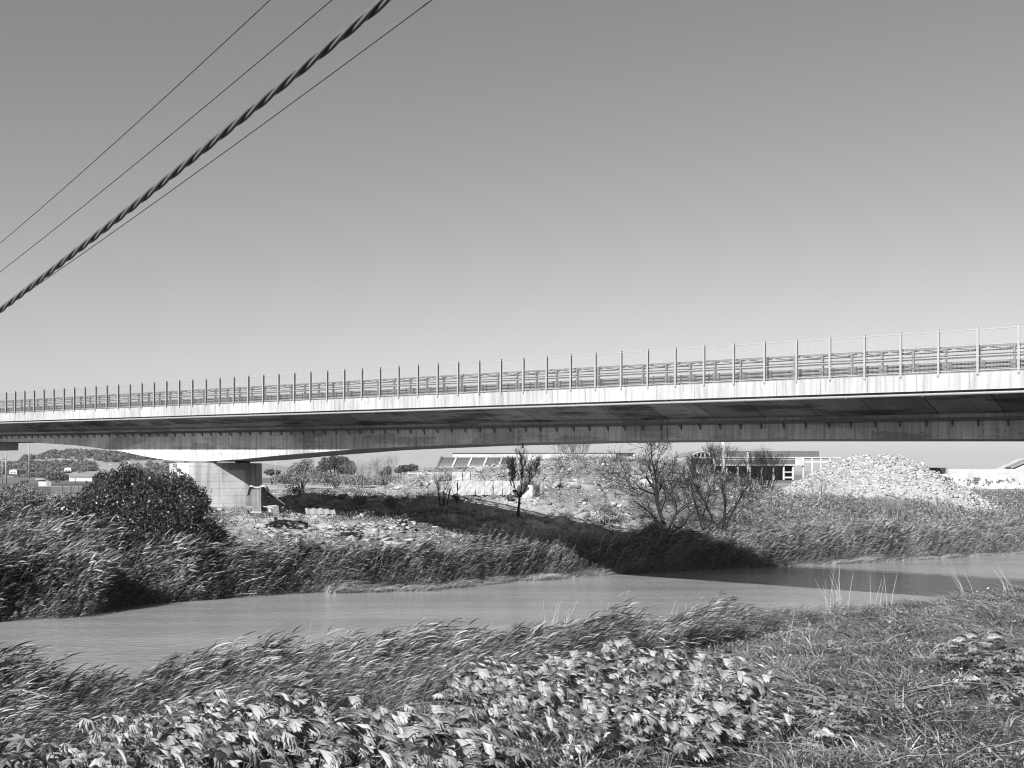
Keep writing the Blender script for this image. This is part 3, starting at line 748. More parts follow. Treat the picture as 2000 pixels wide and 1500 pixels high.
def castor(seed, H, nl, windy=1., L=.26):
    r = np.random.default_rng(seed); tb = TB(); st = MB()
    ns = r.integers(2, 4); tips = []
    for k in range(ns):
        a = r.uniform(0, 6.28); sp = r.uniform(.05, .3); base = Vector((.05*math.cos(a), .05*math.sin(a), -.1))
        mid = Vector((sp*math.cos(a)*.5+.1*windy*H, sp*math.sin(a)*.5, H*.5)); tip = Vector((sp*math.cos(a)+.32*windy*H, sp*math.sin(a), H*r.uniform(.75, 1)))
        st.tube([base, mid, tip], [.010, .008, .005], 4, False); tips.append((base, mid, tip))
    for i in range(nl):
        b0, m0, t0 = tips[i % ns]; f = r.uniform(.25, 1); pos = (b0.lerp(m0, f*2) if f < .5 else m0.lerp(t0, f*2-1))
        a = r.uniform(0, 6.28); out = r.uniform(.12, .3)
        pe_ = pos+Vector((math.cos(a)*out+.12*windy, math.sin(a)*out, r.uniform(.02, .22)))
        st.tube([pos, pos.lerp(pe_, .55)+Vector((0, 0, .04)), pe_], [.005, .004, .0035], 3, False)
        comp = r.uniform(.14, .42) if r.random() < windy*.88 else r.uniform(.8, 1.0)
        V, Fc, T = castor_leaf(r, L*r.uniform(.6, 1.15), comp)
        if comp < .6: dirn = [1, r.uniform(-.5, .3), r.uniform(-.75, .2)]; roll = r.uniform(-1.3, .1)
        else: dirn = [math.cos(a), math.sin(a)-.2, r.uniform(-.5, .0)]; roll = r.uniform(-.4, .4)
        V = rot_to(V, dirn, roll)+np.array(pe_)
        tb.add(V, Fc, float(np.clip(r.normal(.62 if comp < .6 else .22, .22), 0, 1)))
    return st, tb.get()
def castor_proto(seed, H, nl, windy, L):
    st, (V, Fc, T) = castor(seed, H, nl, windy, L)
    r_ = bpy.data.objects.new('castor_plant', None)
    return (to_mesh('stem', st, M['barkpale']), np_mesh('foliage', V, Fc, M['castor'], T))
cp = [castor_proto(500+i, .9+.35*rng.random(), 30, 1.0, .265) for i in range(9)]
cs_ = [castor_proto(600+i, .7, 15, .25, .25) for i in range(5)]
def place_castor(protos, X, Y, s, label, group):
    st, fo = protos[int(rng.integers(len(protos)))]
    r_ = bpy.data.objects.new('castor_plant', None); COL.objects.link(r_)
    r_.location = (X, Y, float(gz(X, Y))-.03); r_.rotation_euler = (0, 0, float(rng.uniform(-.5, .5))); r_.scale = (s, s, s)
    link('stem', st, r_); link('foliage', fo, r_); tag(r_, label, 'plant', group)
def patch(protos, n, poly, Zr, label, group, s=(.8, 1.2), h=.9):
    """poly: px/py ellipse (cx,cy,rx,ry) of where crowns show"""
    k = 0; tries = 0
    pts_ = []
    while k < n and tries < 6000:
        tries += 1
        px_ = rng.uniform(poly[0]-poly[2], poly[0]+poly[2]); Z_ = rng.uniform(*Zr); X_ = (px_-1000)/F*Z_
        y_ = HOR+(HC-float(gz(X_, Z_))-h)*F/Z_
        if ((px_-poly[0])/poly[2])**2+((y_-poly[1])/poly[3])**2 > 1: continue
        if any((X_-a)**2+(Z_-b_)**2 < .24**2 for a, b_ in pts_): continue
        pts_.append((X_, Z_)); place_castor(protos, X_, Z_, float(rng.uniform(*s)), label, group); k += 1
patch(cp, 85, (1150, 1350, 330, 72), (15, 30), 'pale wind-blown castor plant in the bright central patch on the near bank', 'castor plants in the central patch')
patch(cp, 80, (480, 1450, 420, 66), (11, 22), 'pale wind-blown castor plant in the patch at the bottom left', 'castor plants in the bottom left patch')
patch(cs_, 16, (880, 1460, 160, 50), (11, 20), 'darker star-leaved castor plant between the two bright patches', 'castor plants between the patches', (.9, 1.2))
patch(cs_, 16, (1900, 1270, 115, 55), (14, 42), 'star-leaved castor plant in the grass near the right edge', 'castor plants near the right edge', (.8, 1.1))
patch(cs_, 9, (1600, 1360, 60, 70), (14, 34), 'castor plant in the small dark clump right of the central patch', 'castor plants in the dark clump', (.8, 1.1))
patch(cs_, 3, (110, 1445, 70, 40), (11, 24), 'castor plant at the far bottom left corner beside the reeds', 'castor plants in the left corner', (.9, 1.2))

# ------------------------------------------------------------------ dry stalk clumps
def dry_clump(px_, Z_, n, H, leanx, label, spread=.5):
    X_ = (px_-1000)/F*Z_; z_ = float(gz(X_, Z_)); tb = TB(); st = MB()
    for i in range(n):
        a = rng.uniform(-spread, spread); b2 = rng.uniform(-spread*.6, spread*.6); h = H*rng.uniform(.6, 1.1); lx = leanx*h+rng.normal(0, .14)*h
        q = [Vector((a, b2, -.1)), Vector((a+lx*.35, b2, h*.5)), Vector((a+lx, b2+rng.normal(0, .1), h))]
        st.tube(q, [.011, .009, .004], 4, False)
    me_ = to_mesh('dry_stalks', st, M['drys']); o_ = link('dry_reed_clump', me_, None, (X_, Z_, z_)); tag(o_, label, 'dry reeds', 'clumps of dry pale stalks')
M['drys'] = gmat('dry_stalk', .25, .7, .15, 4)
for args in ((1085, 37.5, 18, 2.2, .15, 'clump of upright dry pale stalks standing before the river, right of the middle'),
             (600, 33, 16, 2.1, .12, 'clump of dry pale stalks among the near reeds left of the middle'),
             (1637, 50, 12, 2.4, -.08, 'clump of dry pale stalks rising over the shadowed water'),
             (1718, 52, 5, 2.2, .12, 'small pair of dry stalks over the dark water'),
             (1890, 55, 6, 2.3, -.45, 'dry stalks leaning left over the dark water at right'),
             (1980, 56, 6, 2.2, -.5, 'dry stalks leaning left at the right edge of the picture'),
             (1310, 43, 7, 2.0, .25, 'few dry stalks beside the tallest near reeds'),
             (1180, 40, 6, 2.0, .35, 'thin dry stalks leaning right between two denser clumps'),
             (1560, 36, 5, 1.3, .1, 'short dry twigs above the dark castor clump')):
    dry_clump(*args)
for i, (px_, dd, n, H) in enumerate(((1640, 4, 16, 2.6), (1690, 5, 22, 2.9), (1735, 4, 10, 2.2), (1080, 1.5, 14, 2.0), (1560, 3, 8, 2.2))):
    dry_clump(px_, float(EFz(px_))+dd, n, H, .5, ('pale leaning cane clump on the far bank, left of two on the right', 'largest pale leaning cane clump on the far right bank', 'small pale cane clump right of the largest one on the far bank', 'pale bent stalks at the water edge near the start of the bridge shadow', 'pale canes at the end of the dark shadowed reeds')[i], 1.0)

# ------------------------------------------------------------------ trees
def grow(mb, p, d, L, r, depth, rr, spread=.55, up=.12, kids=(2, 4), seg=3, minr=.004, wind=.0, sides=4):
    pts_ = [p.copy()]; q = p.copy(); dd = d.normalized()
    for i in range(seg):
        dd = (dd+Vector(rr.normal(0, .16, 3))+Vector((wind, 0, up))*.5).normalized(); q = q+dd*(L/seg); pts_.append(q.copy())
    r1 = max(r*.55, minr)
    mb.tube(pts_, [r+(r1-r)*i/seg for i in range(seg+1)], sides if depth > 1 else 3, False)
    if depth <= 0: return
    for k in range(int(rr.integers(kids[0], kids[1]+1))):
        f = rr.uniform(.35, 1.0) if k else 1.0
        i = min(int(f*seg), seg-1); base = pts_[i].lerp(pts_[i+1], f*seg-i)
        nd = (dd+Vector(rr.normal(0, spread, 3))).normalized()
        grow(mb, base, nd, L*rr.uniform(.55, .85), r1*rr.uniform(.6, .9), depth-1, rr, spread, up, kids, seg, minr, wind, sides)
def bare_tree(name, px_, py_, Z_, limbs, label, seed, mat, depth=4, L=1.2, up=.12, spread=.5, kids=(2, 3), minr=.006, wind=0., cat='tree', group=None):
    """limbs: list of (polyline [(px,py,dZ)], r0, r1, nbranches)"""
    rr = np.random.default_rng(seed); base = P(px_, py_, Z_); base.z = min(base.z, float(gz(base.x, base.y)))-.05
    tr = MB(); cr = MB()
    for pl, r0, r1, nb_ in limbs:
        pts_ = [P(a, b2, Z_+c) for a, b2, c in pl]
        n = len(pts_); r0 *= 1.25; r1 *= 1.3; tr.tube(pts_, [r0+(r1-r0)*i/(n-1) for i in range(n)], 6, False)
        for k in range(nb_):
            f = (k+1)/nb_*.7+.3 if k < nb_-1 else 1.; i = min(int(f*(n-1)), n-2); b0 = pts_[i].lerp(pts_[i+1], f*(n-1)-i)
            d0 = (pts_[i+1]-pts_[i]).normalized()+Vector(rr.normal(0, spread*.9, 3))
            grow(cr, b0, d0, L*rr.uniform(.7, 1.2), max((r0+(r1-r0)*f)*.6, minr*1.5), depth, rr, spread, up, kids, 3, minr, wind)
    T = Thing(name, base, label, cat, group); T.part('trunk', tr, mat); T.part('crown', cr, mat)
    return T
bare_tree('bare_tree', 1303, 1047, 92, [
    ([(1303, 1050, 0), (1296, 1022, 0), (1284, 985, .1), (1278, 955, .2), (1262, 932, 0)], .17, .06, 7),
    ([(1284, 985, .1), (1283, 955, -.4), (1280, 930, -.6), (1275, 905, -.8)], .10, .045, 6),
    ([(1278, 965, 0), (1262, 960, -.6), (1245, 950, -1)], .07, .03, 4),
    ([(1303, 1040, 0), (1312, 1020, .4), (1322, 1000, .8), (1318, 975, 1.0)], .11, .05, 6),
    ([(1305, 1042, 0), (1330, 1030, -.5), (1345, 1010, -.8), (1362, 992, -1)], .10, .04, 5),
    ([(1300, 1040, 0), (1285, 1018, -.8), (1262, 995, -1.2), (1238, 978, -1.6)], .06, .025, 4)],
    'largest bare dark tree leaning left on the far bank, right of the middle', 3, M['bark'], 4, 1.6, .05, .40, (2, 3), .015)
bare_tree('bare_tree', 1412, 1036, 93, [
    ([(1412, 1038, 0), (1415, 1010, 0), (1417, 980, .1), (1410, 950, .3)], .14, .05, 6),
    ([(1412, 1038, 0), (1428, 1005, -.3), (1445, 975, -.6), (1462, 948, -.8)], .10, .035, 6),
    ([(1405, 1040, 0), (1392, 1018, .4), (1380, 985, .6), (1362, 960, .8)], .09, .03, 5),
    ([(1395, 1038, 0), (1410, 1015, 1), (1432, 990, 1.4)], .08, .03, 3)],
    'bare multi-stemmed tree just right of the largest bare tree', 5, M['bark'], 4, 1.4, .05, .40, (2, 3), .015)
bare_tree('bare_tree', 1370, 1040, 93.5, [
    ([(1374, 1040, 0), (1366, 1010, 0), (1358, 985, .1), (1350, 950, .3)], .08, .03, 6),
    ([(1378, 1040, 0), (1372, 1010, .5), (1380, 985, .6), (1386, 962, .8)], .07, .03, 5)],
    'slender bare tree between the two bigger bare trees', 8, M['bark'], 4, 1.15, .08, .42, (2, 3), .011)
bare_tree('young_tree', 1012, 1008, 92, [
    ([(1012, 1010, 0), (1013, 990, 0), (1015, 972, 0)], .10, .07, 2),
    ([(1015, 972, 0), (1006, 955, .2), (1000, 935, .3), (1001, 920, .3)], .05, .010, 18),
    ([(1015, 972, 0), (1019, 950, -.2), (1021, 925, -.2), (1020, 900, -.2)], .05, .010, 20),
    ([(1015, 972, 0), (1028, 952, .1), (1038, 935, .2), (1044, 920, .2)], .05, .010, 16)],
    'small upright tree with a tuft of fine twigs in front of the stone block wall', 12, M['bark'], 3, .62, .5, .34, (3, 4), .008)
# willowy dark thickets behind
def thicket(px_, Z_, wpx, ytop, ybase, label, seed, n=26, mat='bark', depth=3, name='bare_shrub'):
    rr = np.random.default_rng(seed); base = P(px_, ybase, Z_); st = MB(); tw = MB(); H = (ybase-ytop)/F*Z_; wx = wpx/F*Z_
    for i in range(n):
        x0 = rr.uniform(-.35, .35)*wx; y0 = rr.uniform(-1, 1); b0 = base+Vector((x0, y0, -.15)); le = x0*.6+rr.normal(0, .12)*H
        q = [b0, b0+Vector((le*.35, 0, H*.3)), b0+Vector((le*.8, rr.normal(0, .2), H*.62))]
        st.tube(q, [.045, .03, .02], 4, False)
        for k in range(3):
            grow(tw, q[1].lerp(q[2], rr.random()), Vector((le/H+rr.normal(0, .25), rr.normal(0, .25), 1)), H*.30, .016, depth, rr, .3, .25, (2, 3), 2, .007)
    T = Thing(name, base, label, 'shrub', 'bare shrubs beyond the river'); T.part('stems', st, M[mat]); T.part('twigs', tw, M[mat])
thicket(1478, 112, 75, 893, 962, 'dark dense thicket before the lower glazed band of the open building', 21, 34, 'bark', 3)
thicket(1405, 116, 60, 876, 935, 'dark thicket left of the open concrete building, under the chimney', 22, 20)
thicket(1118, 117, 60, 862, 897, 'round bare shrub on top of the rubble embankment under the bridge', 23, 30, 'barkpale')
thicket(1368, 112, 45, 892, 935, 'bare shrub in front of the arched roof truss', 24, 18, 'bark')
thicket(1000, 116, 45, 890, 912, 'small shrub above the block wall behind the young tree', 25, 14, 'bark', 2)
thicket(1595, 116, 40, 930, 972, 'thin bare shrub at the left foot of the bright stone mound', 26, 9, 'barkpale', 2)
thicket(866, 98, 50, 930, 985, 'thin bare shrub at the left end of the stone block wall', 27, 9, 'bark', 2)
thicket(1740, 106, 60, 975, 1010, 'low dark brush below the stone mound', 28, 30, 'barkpale', 2)
thicket(1830, 108, 60, 968, 985, 'low dark brush right of the foot of the mound', 29, 14, 'barkpale', 2)

# leafy crowns
def leaf_mass(lobes, n, leaf, rr, flat=1., shell=.45):
    """lobes: list (cx,cy,cz,rx,ry,rz); returns V,F,T of leaf quads inside the lobes"""
    vol = np.array([l[3]*l[4]*l[5] for l in lobes]); w_ = vol**.75/np.sum(vol**.75)
    Vs, Ts = [], []
    for l, q in zip(lobes, w_):
        m_ = int(n*q); dr = rr.normal(0, 1, (m_, 3)); dr /= np.linalg.norm(dr, axis=1)[:, None]
        rad = 1-shell*rr.random(m_)**1.8
        lump = 1+.18*np.sin(dr[:, 0]*5+l[0])*np.cos(dr[:, 2]*6+l[1])
        c = np.array(l[:3])+dr*np.array(l[3:])*(rad*lump)[:, None]
        u = rr.normal(0, 1, (m_, 3))+dr*.3; u /= np.linalg.norm(u, axis=1)[:, None]; v = np.cross(u, rr.normal(0, 1, (m_, 3))); v /= np.linalg.norm(v, axis=1)[:, None]
        s_ = (leaf*rr.uniform(.6, 1.4, m_))[:, None]
        Vs.append(np.stack([c-u*s_, c-v*s_*.5, c+u*s_, c+v*s_*.5], 1).reshape(-1, 3)); Ts.append(np.repeat(rr.random(m_), 4))
    V = np.concatenate(Vs); return V, np.arange(len(V)).reshape(-1, 4), np.concatenate(Ts)
def leafy(name, px_, Z_, ybase, lobes_px, n, leaf, label, seed, mat='treeleaf', cat='tree', group=None, trunk=.12, dpt=1., shell=.45):
    rr = np.random.default_rng(seed); base = P(px_, ybase, Z_)
    base.z = min(base.z, float(gz(base.x, base.y)))
    lb = []
    for (a, b2, ra, rb, dz) in lobes_px:
        c = P(a, b2, Z_)-base; k = Z_/F; lb.append((c.x, c.y+dz, c.z, ra*k, max(ra, rb)*k*dpt, rb*k))
    V, Fc, T = leaf_mass(lb, n, leaf, rr, shell=shell)
    r_ = link(name, None, None, base); tag(r_, label, cat, group)
    link('crown', np_mesh('crown', V, Fc, M[mat], T), r_)
    tr = MB()
    for l in lb[:6]:
        tr.tube([Vector((rr.normal(0, .1), rr.normal(0, .1), -.1)), Vector((l[0]*.45, l[1]*.4, l[2]*.5)), Vector((l[0], l[1], l[2]))], [trunk, trunk*.7, trunk*.3], 6, False)
    link('trunk', to_mesh('trunk', tr, M['bark']), r_)
    return r_
# big dark bush in front of the pier
bl = [(275, 995, 112, 62, 0), (225, 980, 62, 44, -.8), (325, 972, 58, 44, .3), (268, 945, 42, 26, .2), (180, 1005, 52, 45, -.5), (370, 1010, 52, 55, 0), (300, 1035, 100, 48, -.6), (215, 1035, 60, 42, -.8), (395, 1040, 35, 35, .2), (345, 940, 30, 22, .4), (385, 975, 22, 30, .3), (210, 935, 26, 18, .2), (258, 915, 10, 12, .2), (150, 985, 25, 22, -.2)]
_r=np.random.default_rng(9)
for _ in range(46):
    a_=_r.uniform(0,math.pi); k_=_r.uniform(.85,1.06); bl.append((275+128*k_*math.cos(a_)+_r.normal(0,5), 1015-88*k_*math.sin(a_)**.9+_r.normal(0,5), _r.uniform(8,20), _r.uniform(8,17), _r.uniform(-1.5,.5)))
leafy('bush', 275, 70, 1078, bl, 52000, .085, 'big round glossy dark bush on the far bank in front of the bridge pier', 31, 'bush', 'bush', None, .12, .8, .7)
# left leafy scrub behind the canes
for i, (a, b2, c, dd, lab) in enumerate(((30, 985, 60, 40, 'leafy pale scrub at the left edge above the cane thicket'), (110, 1010, 48, 36, 'leafy scrub between the left edge and the big dark bush'), (75, 1045, 60, 30, 'low leafy scrub below the left scrub'))):
    leafy('scrub_bush', a, 73, b2+dd, [(a, b2, c, dd, 0), (a-25, b2-12, 28, 22, .4), (a+28, b2-8, 26, 22, -.3)], 9000, .07, lab, 41+i, 'weed', 'shrub', 'leafy scrub on the left bank', .05, .8, .9)
# far trees
leafy('tree', 655, 210, 935, [(640, 905, 18, 13, 0), (672, 910, 20, 16, 1), (652, 897, 13, 9, 0), (684, 917, 12, 12, 0), (630, 918, 12, 12, -1), (668, 899, 10, 8, 0)], 11000, .13, 'rounded dark eucalyptus tree, tallest beyond the rubble field', 51, group='trees beyond the rubble', trunk=.25, shell=.6)
leafy('tree', 590, 200, 938, [(585, 915, 20, 14, 0), (600, 905, 14, 10, 0), (570, 925, 16, 10, 0), (612, 922, 12, 10, 0), (590, 932, 26, 10, -1)], 7000, .11, 'loose grey-green tree left of the rounded eucalyptus', 52, group='trees beyond the rubble', trunk=.15, shell=.8, mat='weed')
leafy('tree', 795, 190, 926, [(788, 915, 14, 7, 0), (803, 914, 14, 7, 0), (778, 919, 9, 5, 0)], 4500, .12, 'low spreading dark tree left of the vaulted glass shed', 53, group='trees beyond the rubble', trunk=.15, shell=.7)
leafy('tree', 530, 260, 935, [(528, 922, 11, 6, 0), (540, 923, 8, 5, 0)], 900, .22, 'small distant dark tree right of the pier', 54, group='trees beyond the rubble', trunk=.15)
leafy('tree', 755, 200, 935, [(757, 920, 8, 9, 0), (748, 925, 7, 7, 0)], 800, .18, 'small dark tree left of the low spreading tree', 55, group='trees beyond the rubble', trunk=.1)
leafy('tree', 112, 330, 935, [(110, 930, 12, 7, 0), (125, 932, 10, 6, 0), (100, 933, 8, 5, 0)], 1400, .35, 'dark round tree below the white house on the hillside', 56, group='trees below the hill', trunk=.2)
leafy('tree', 47, 300, 950, [(47, 944, 9, 6, 0), (40, 946, 6, 5, 0)], 700, .3, 'dark tree behind the left canes near the poles', 57, group='trees below the hill', trunk=.2)
for i, (a, zz, y0, y1, ww) in enumerate(((560, 190, 924, 946, 50), (640, 185, 920, 946, 60), (700, 180, 928, 948, 60), (755, 160, 928, 950, 50))):
    leafy('scrub_bush', a, zz, y1, [(a-ww*.25, (y0+y1)/2, ww*.4, (y1-y0)*.5, 0), (a+ww*.25, (y0+y1)/2+2, ww*.4, (y1-y0)*.45, 0), (a, (y0+y1)/2-2, ww*.2, (y1-y0)*.5, 0)], 2600, .13, ('grey scrub beside the slim mast right of the pier', 'grey scrub under the rounded eucalyptus', 'grey scrub right of the eucalyptus in front of the white building', 'grey scrub under the pale bare shrubs')[i], 90+i, 'weed', 'shrub', 'scrub before the low white building', .05, 1, .9)
thicket(708, 150, 60, 905, 945, 'pale bare shrub beyond the rubble field, left of two', 61, 14, 'barkpale', 3)
thicket(752, 140, 60, 898, 940, 'pale bare shrub beyond the rubble field, right of two', 62, 12, 'barkpale', 3)
thicket(665, 125, 50, 930, 950, 'low pale shrub among the rubble before the eucalyptus', 63, 10, 'barkpale', 2)
for i, (a, zz, y0, y1, ww) in enumerate(((575, 108, 945, 970, 40), (640, 104, 955, 985, 36), (700, 98, 965, 985, 30), (760, 96, 972, 990, 26), (890, 101, 964, 976, 14), (995, 101, 965, 978, 12), (1250, 98, 975, 1005, 50), (1180, 96, 980, 1010, 44))):
    leafy('scrub_bush', a, zz, y1, [(a, (y0+y1)/2, ww*.5, (y1-y0)*.5, 0), (a+ww*.3, (y0+y1)/2+3, ww*.3, (y1-y0)*.4, 0)], 1500, .06, ('grey shrub right of the pier at the edge of the rubble field', 'grey shrub in the rubble field before the eucalyptus', 'small grey shrub in the middle of the rubble field', 'small dark shrub at the lit edge of the bridge shadow', 'tiny shrub at the foot of the block wall, left', 'tiny shrub at the foot of the block wall, beside the young tree', 'broad low shrub left of the largest bare tree', 'broad low shrub below the rubble embankment')[i], 70+i, 'weed', 'shrub', 'low shrubs on the far bank', .03, 1, .9)

# hill at the left with a wood
hx = np.linspace(-900, 60, 120); hy = np.linspace(520, 1400, 60); HXX, HYY = np.meshgrid(hx, hy, indexing='xy')
def hillz(X_, Y_):
    px_ = 1000+F*X_/700.
    top_ = np.interp(px_, [-2000, -800, 0, 30, 55, 80, 150, 220, 330, 420, 520, 700], [10, 25, 22, 26, 34, 43, 41, 38, 30, 22, 10, 3])
    return 4.0+top_*.70*sstep(560, 760, Y_)*(1-.3*sstep(800, 1400, Y_))*1.0*700/1000*1.25/1.0*.66+fbm(X_, Y_, 60, 3)*3*sstep(560, 700, Y_)
HZZ = hillz(HXX, HYY); ii = np.arange(120*60).reshape(60, 120); Fh = np.stack([ii[:-1, :-1], ii[:-1, 1:], ii[1:, 1:], ii[1:, :-1]], -1).reshape(-1, 4)
M['hill'] = gmat('hill_ground', .15, .9, .3, .05)
o = link('hill', np_mesh('hill', np.stack([HXX, HYY, HZZ], -1).reshape(-1, 3), Fh, M['hill'], None, True)); tag(o, kind='structure')
rr = np.random.default_rng(77)
tmps = []
for i in range(6):
    V, Fc, T = leaf_mass([(0, 0, 2.6, 2.4, 2.4, 2.3), (1, .5, 3.6, 1.6, 1.5, 1.4)], 170, .62, rr, shell=.6); tmps.append((V, Fc, T*.7+.1))
n_ = 2600; px = rng.uniform(-300, 420, n_*2); Y = rng.uniform(590, 860, n_*2); X = (px-1000)/F*Y
keep = (fbm(X, Y, 45, 3) > -.18) ; px, X, Y = px[keep][:n_], X[keep][:n_], Y[keep][:n_]
V, Fc, T = scatter(tmps, np.stack([X, Y, hillz(X, Y)-1], -1), rng.uniform(.4, 1.0, len(X)), rng.uniform(0, 6.28, len(X)), .3, .4*vnoise(X, Y, 30))
o = link('hillside_woodland', np_mesh('hillside_woodland', V, Fc, M['wood_far'], T)); tag(o, 'dense woodland covering the distant hill at the left', 'woodland', kind='stuff')
# far low ridge
xs = np.linspace(-2600, 1400, 120); yr = np.array([3600, 4000, 4400, 5000.]); XX, YY = np.meshgrid(xs, yr, indexing='xy')
rz_ = np.interp(YY, [3600, 4000, 4400, 5000], [0, .8, 1, .2])*(22+40*(fbm(XX, YY*0+5, 700, 4)+.1)); ZZ = 4+np.clip(rz_, 0, 60)
ii = np.arange(120*4).reshape(4, 120); Fh = np.stack([ii[:-1, :-1], ii[:-1, 1:], ii[1:, 1:], ii[1:, :-1]], -1).reshape(-1, 4)
o = link('distant_hills', np_mesh('distant_hills', np.stack([XX, YY, ZZ], -1).reshape(-1, 3), Fh, M['farhill'], None, True)); tag(o, kind='structure')

# ------------------------------------------------------------------ stone block wall
rr = np.random.default_rng(5)
def pxw(v, x0=820, k=7.69): return x0+v/k
rows = [(320, 440), (440, 565), (565, 700), (700, 835), (835, 965), (965, 1100), (1100, 1240), (1240, 1370), (1370, 1510)]
names = ['first', 'second', 'third', 'fourth', 'fifth', 'sixth', 'seventh', 'eighth', 'ninth']
def block(x0, x1, y0, y1, Z_, dep, label, tw=0., mat='stone'):
    a = P(x0, y0, Z_); b_ = P(x1, y1, Z_); mb = MB(); w2 = (b_.x-a.x)-.03; h2 = a.z-b_.z
    nn = 5
    # jittered subdivided box
    V = []; Fc = []; key = {}
    def vid(i, j, k):
        if (i, j, k) not in key:
            key[(i, j, k)] = len(V); e = .05
            jit = rr.normal(0, .025, 3); q = Vector(((i/3-.5)*w2, (j/3-.5)*dep, (k/4-.5)*h2))
            ed = (i in (0, 3))+(j in (0, 3))+(k in (0, 4)); q *= (1-.022*(ed-1)); V.append(q+Vector(jit))
        return key[(i, j, k)]
    for i in range(3):
        for k in range(4): Fc += [(vid(i, 0, k), vid(i+1, 0, k), vid(i+1, 0, k+1), vid(i, 0, k+1)), (vid(i, 3, k), vid(i, 3, k+1), vid(i+1, 3, k+1), vid(i+1, 3, k))]
    for j in range(3):
        for k in range(4): Fc += [(vid(0, j, k), vid(0, j, k+1), vid(0, j+1, k+1), vid(0, j+1, k)), (vid(3, j, k), vid(3, j+1, k), vid(3, j+1, k+1), vid(3, j, k+1))]
    for i in range(3):
        for j in range(3): Fc += [(vid(i, j, 0), vid(i, j+1, 0), vid(i+1, j+1, 0), vid(i+1, j, 0)), (vid(i, j, 4), vid(i+1, j, 4), vid(i+1, j+1, 4), vid(i, j+1, 4))]
    m3 = Matrix.Rotation(tw, 3, 'Z'); mb.add([m3 @ v for v in V], Fc)
    c = Vector(((a.x+b_.x)/2, Z_+dep/2, b_.z)); 
    for i in range(len(mb.v)): x, y, z = mb.v[i]; mb.v[i] = (x, y, z+h2/2)
    o_ = link('stone_block', to_mesh('stone_block', mb, M[mat]), None, c); tag(o_, label, 'stone block', 'large stone blocks of the retaining wall')
for i, (a, b_) in enumerate(rows):
    block(pxw(a), pxw(b_), 939.5+rr.uniform(-2, 1), 967.5, 103+rr.uniform(-.1, .1), 1.3, 'tall pale stone block, %s from the left in the lower row of the wall' % names[i], rr.normal(0, .03))
block(pxw(1515), pxw(1770), 947, 973, 102.2, 1.4, 'big corner stone block with a shaded side, right end of the wall', -.55)
block(pxw(485), pxw(640), 921.5, 939, 104, 1.2, 'left one of the two stone blocks in the upper row of the wall')
block(pxw(640), pxw(760), 922, 939, 104.1, 1.2, 'right one of the two stone blocks in the upper row of the wall')
block(pxw(1590), pxw(1720), 974, 984, 101.6, .8, 'small low stone block under the corner block of the wall')
# dark cloth on corner block
mb = MB(); c = P(1031, 944, 102.6)
for i in range(6):
    for j in range(3): pass
gxx = np.linspace(-1.5, .6, 12); gyy = np.linspace(-.5, 1.2, 8); vs = []
for y in gyy:
    for x in gxx: vs.append((c.x+x, c.y+y, c.z+.18*math.sin(x*2.5)-.22*x*x*.6+.1*rr.random()-(.5 if x < -1.1 or y < -.4 else 0)))
fs = [(i*12+j, i*12+j+1, (i+1)*12+j+1, (i+1)*12+j) for i in range(7) for j in range(11)]
vs2 = [(x, y, z-.12) for x, y, z in vs]; mb.add(vs, fs); mb.add(vs2, [f[::-1] for f in fs])
single('dark_tarpaulin', mb, M['darkcloth'], c, 'crumpled black sheet lying on the corner block of the wall', 'tarpaulin')
# terrace slab left of the wall with dark gap
mb = MB(); a = P(796, 922.5, 116); b_ = P(868, 922.5, 116); mb.box(((a.x+b_.x)/2, 117.5, a.z-.12), (b_.x-a.x, 3, .22)); single('concrete_slab', mb, M['white'], (a.x, 107, a.z), 'thin flat concrete slab on the rubble crest left of the block wall', 'slab')

# ------------------------------------------------------------------ vaulted glass shed and flat white building behind the embankment
ZV = 135.
T = Thing('vaulted_shed', P(920, 925, ZV), 'long white shed with curved glazed vault panels above the block wall', 'shed')
def PV(px_, y_, dz=0.): return P(px_, y_, ZV+dz)
xa, xb = PV(850, 0).x, PV(985, 0).x; ztop = PV(0, 893).z; zbot = PV(0, 921).z; Rr = ztop-zbot
def vault(mb, x0, x1, off=0., tilt=.75, n=8, th=.06):
    prev = None
    for i in range(n+1):
        a = math.pi/2*i/n; y = ZV+(1-math.sin(a))*0; yy = ZV-(Rr)*math.cos(a)+Rr; zz = zbot+Rr*math.sin(a)
        sh = Rr*tilt*math.sin(a)*.55
        cur = [(x0+sh, yy-off*math.cos(a), zz+off*math.sin(a)), (x1+sh, yy-off*math.cos(a), zz+off*math.sin(a)), (x1+sh, yy+th, zz+off-.12), (x0+sh, yy+th, zz+off-.12)]
        if prev is not None:
            mb.add(prev+cur, [(0, 1, 5, 4), (1, 2, 6, 5), (2, 3, 7, 6), (3, 0, 4, 7)])
        prev = cur
w_ = (xb-xa)/4.5
for i in range(5):
    mb = MB(); vault(mb, xa+i*w_+.12, xa+(i+1)*w_-.12); T.part('vault_panel', mb, M['glass'])
for i in range(6):
    mb = MB(); vault(mb, xa+i*w_-.12, xa+i*w_+.12, .12); T.part('rib', mb, M['galvdark'] if i == 0 else M['white'])
a, b_ = PV(884, 885, 4), PV(1240, 884, 4); mb = MB(); mb.box(((a.x+b_.x)/2, ZV+9, a.z-1.6), (b_.x-a.x, 10, 3.2)); T.part('wall', mb, M['white'])
mb = MB(); mb.box(((a.x+b_.x)/2, ZV+9, a.z+.06), (b_.x-a.x+.3, 10.3, .12)); T.part('roof', mb, M['sheet'])
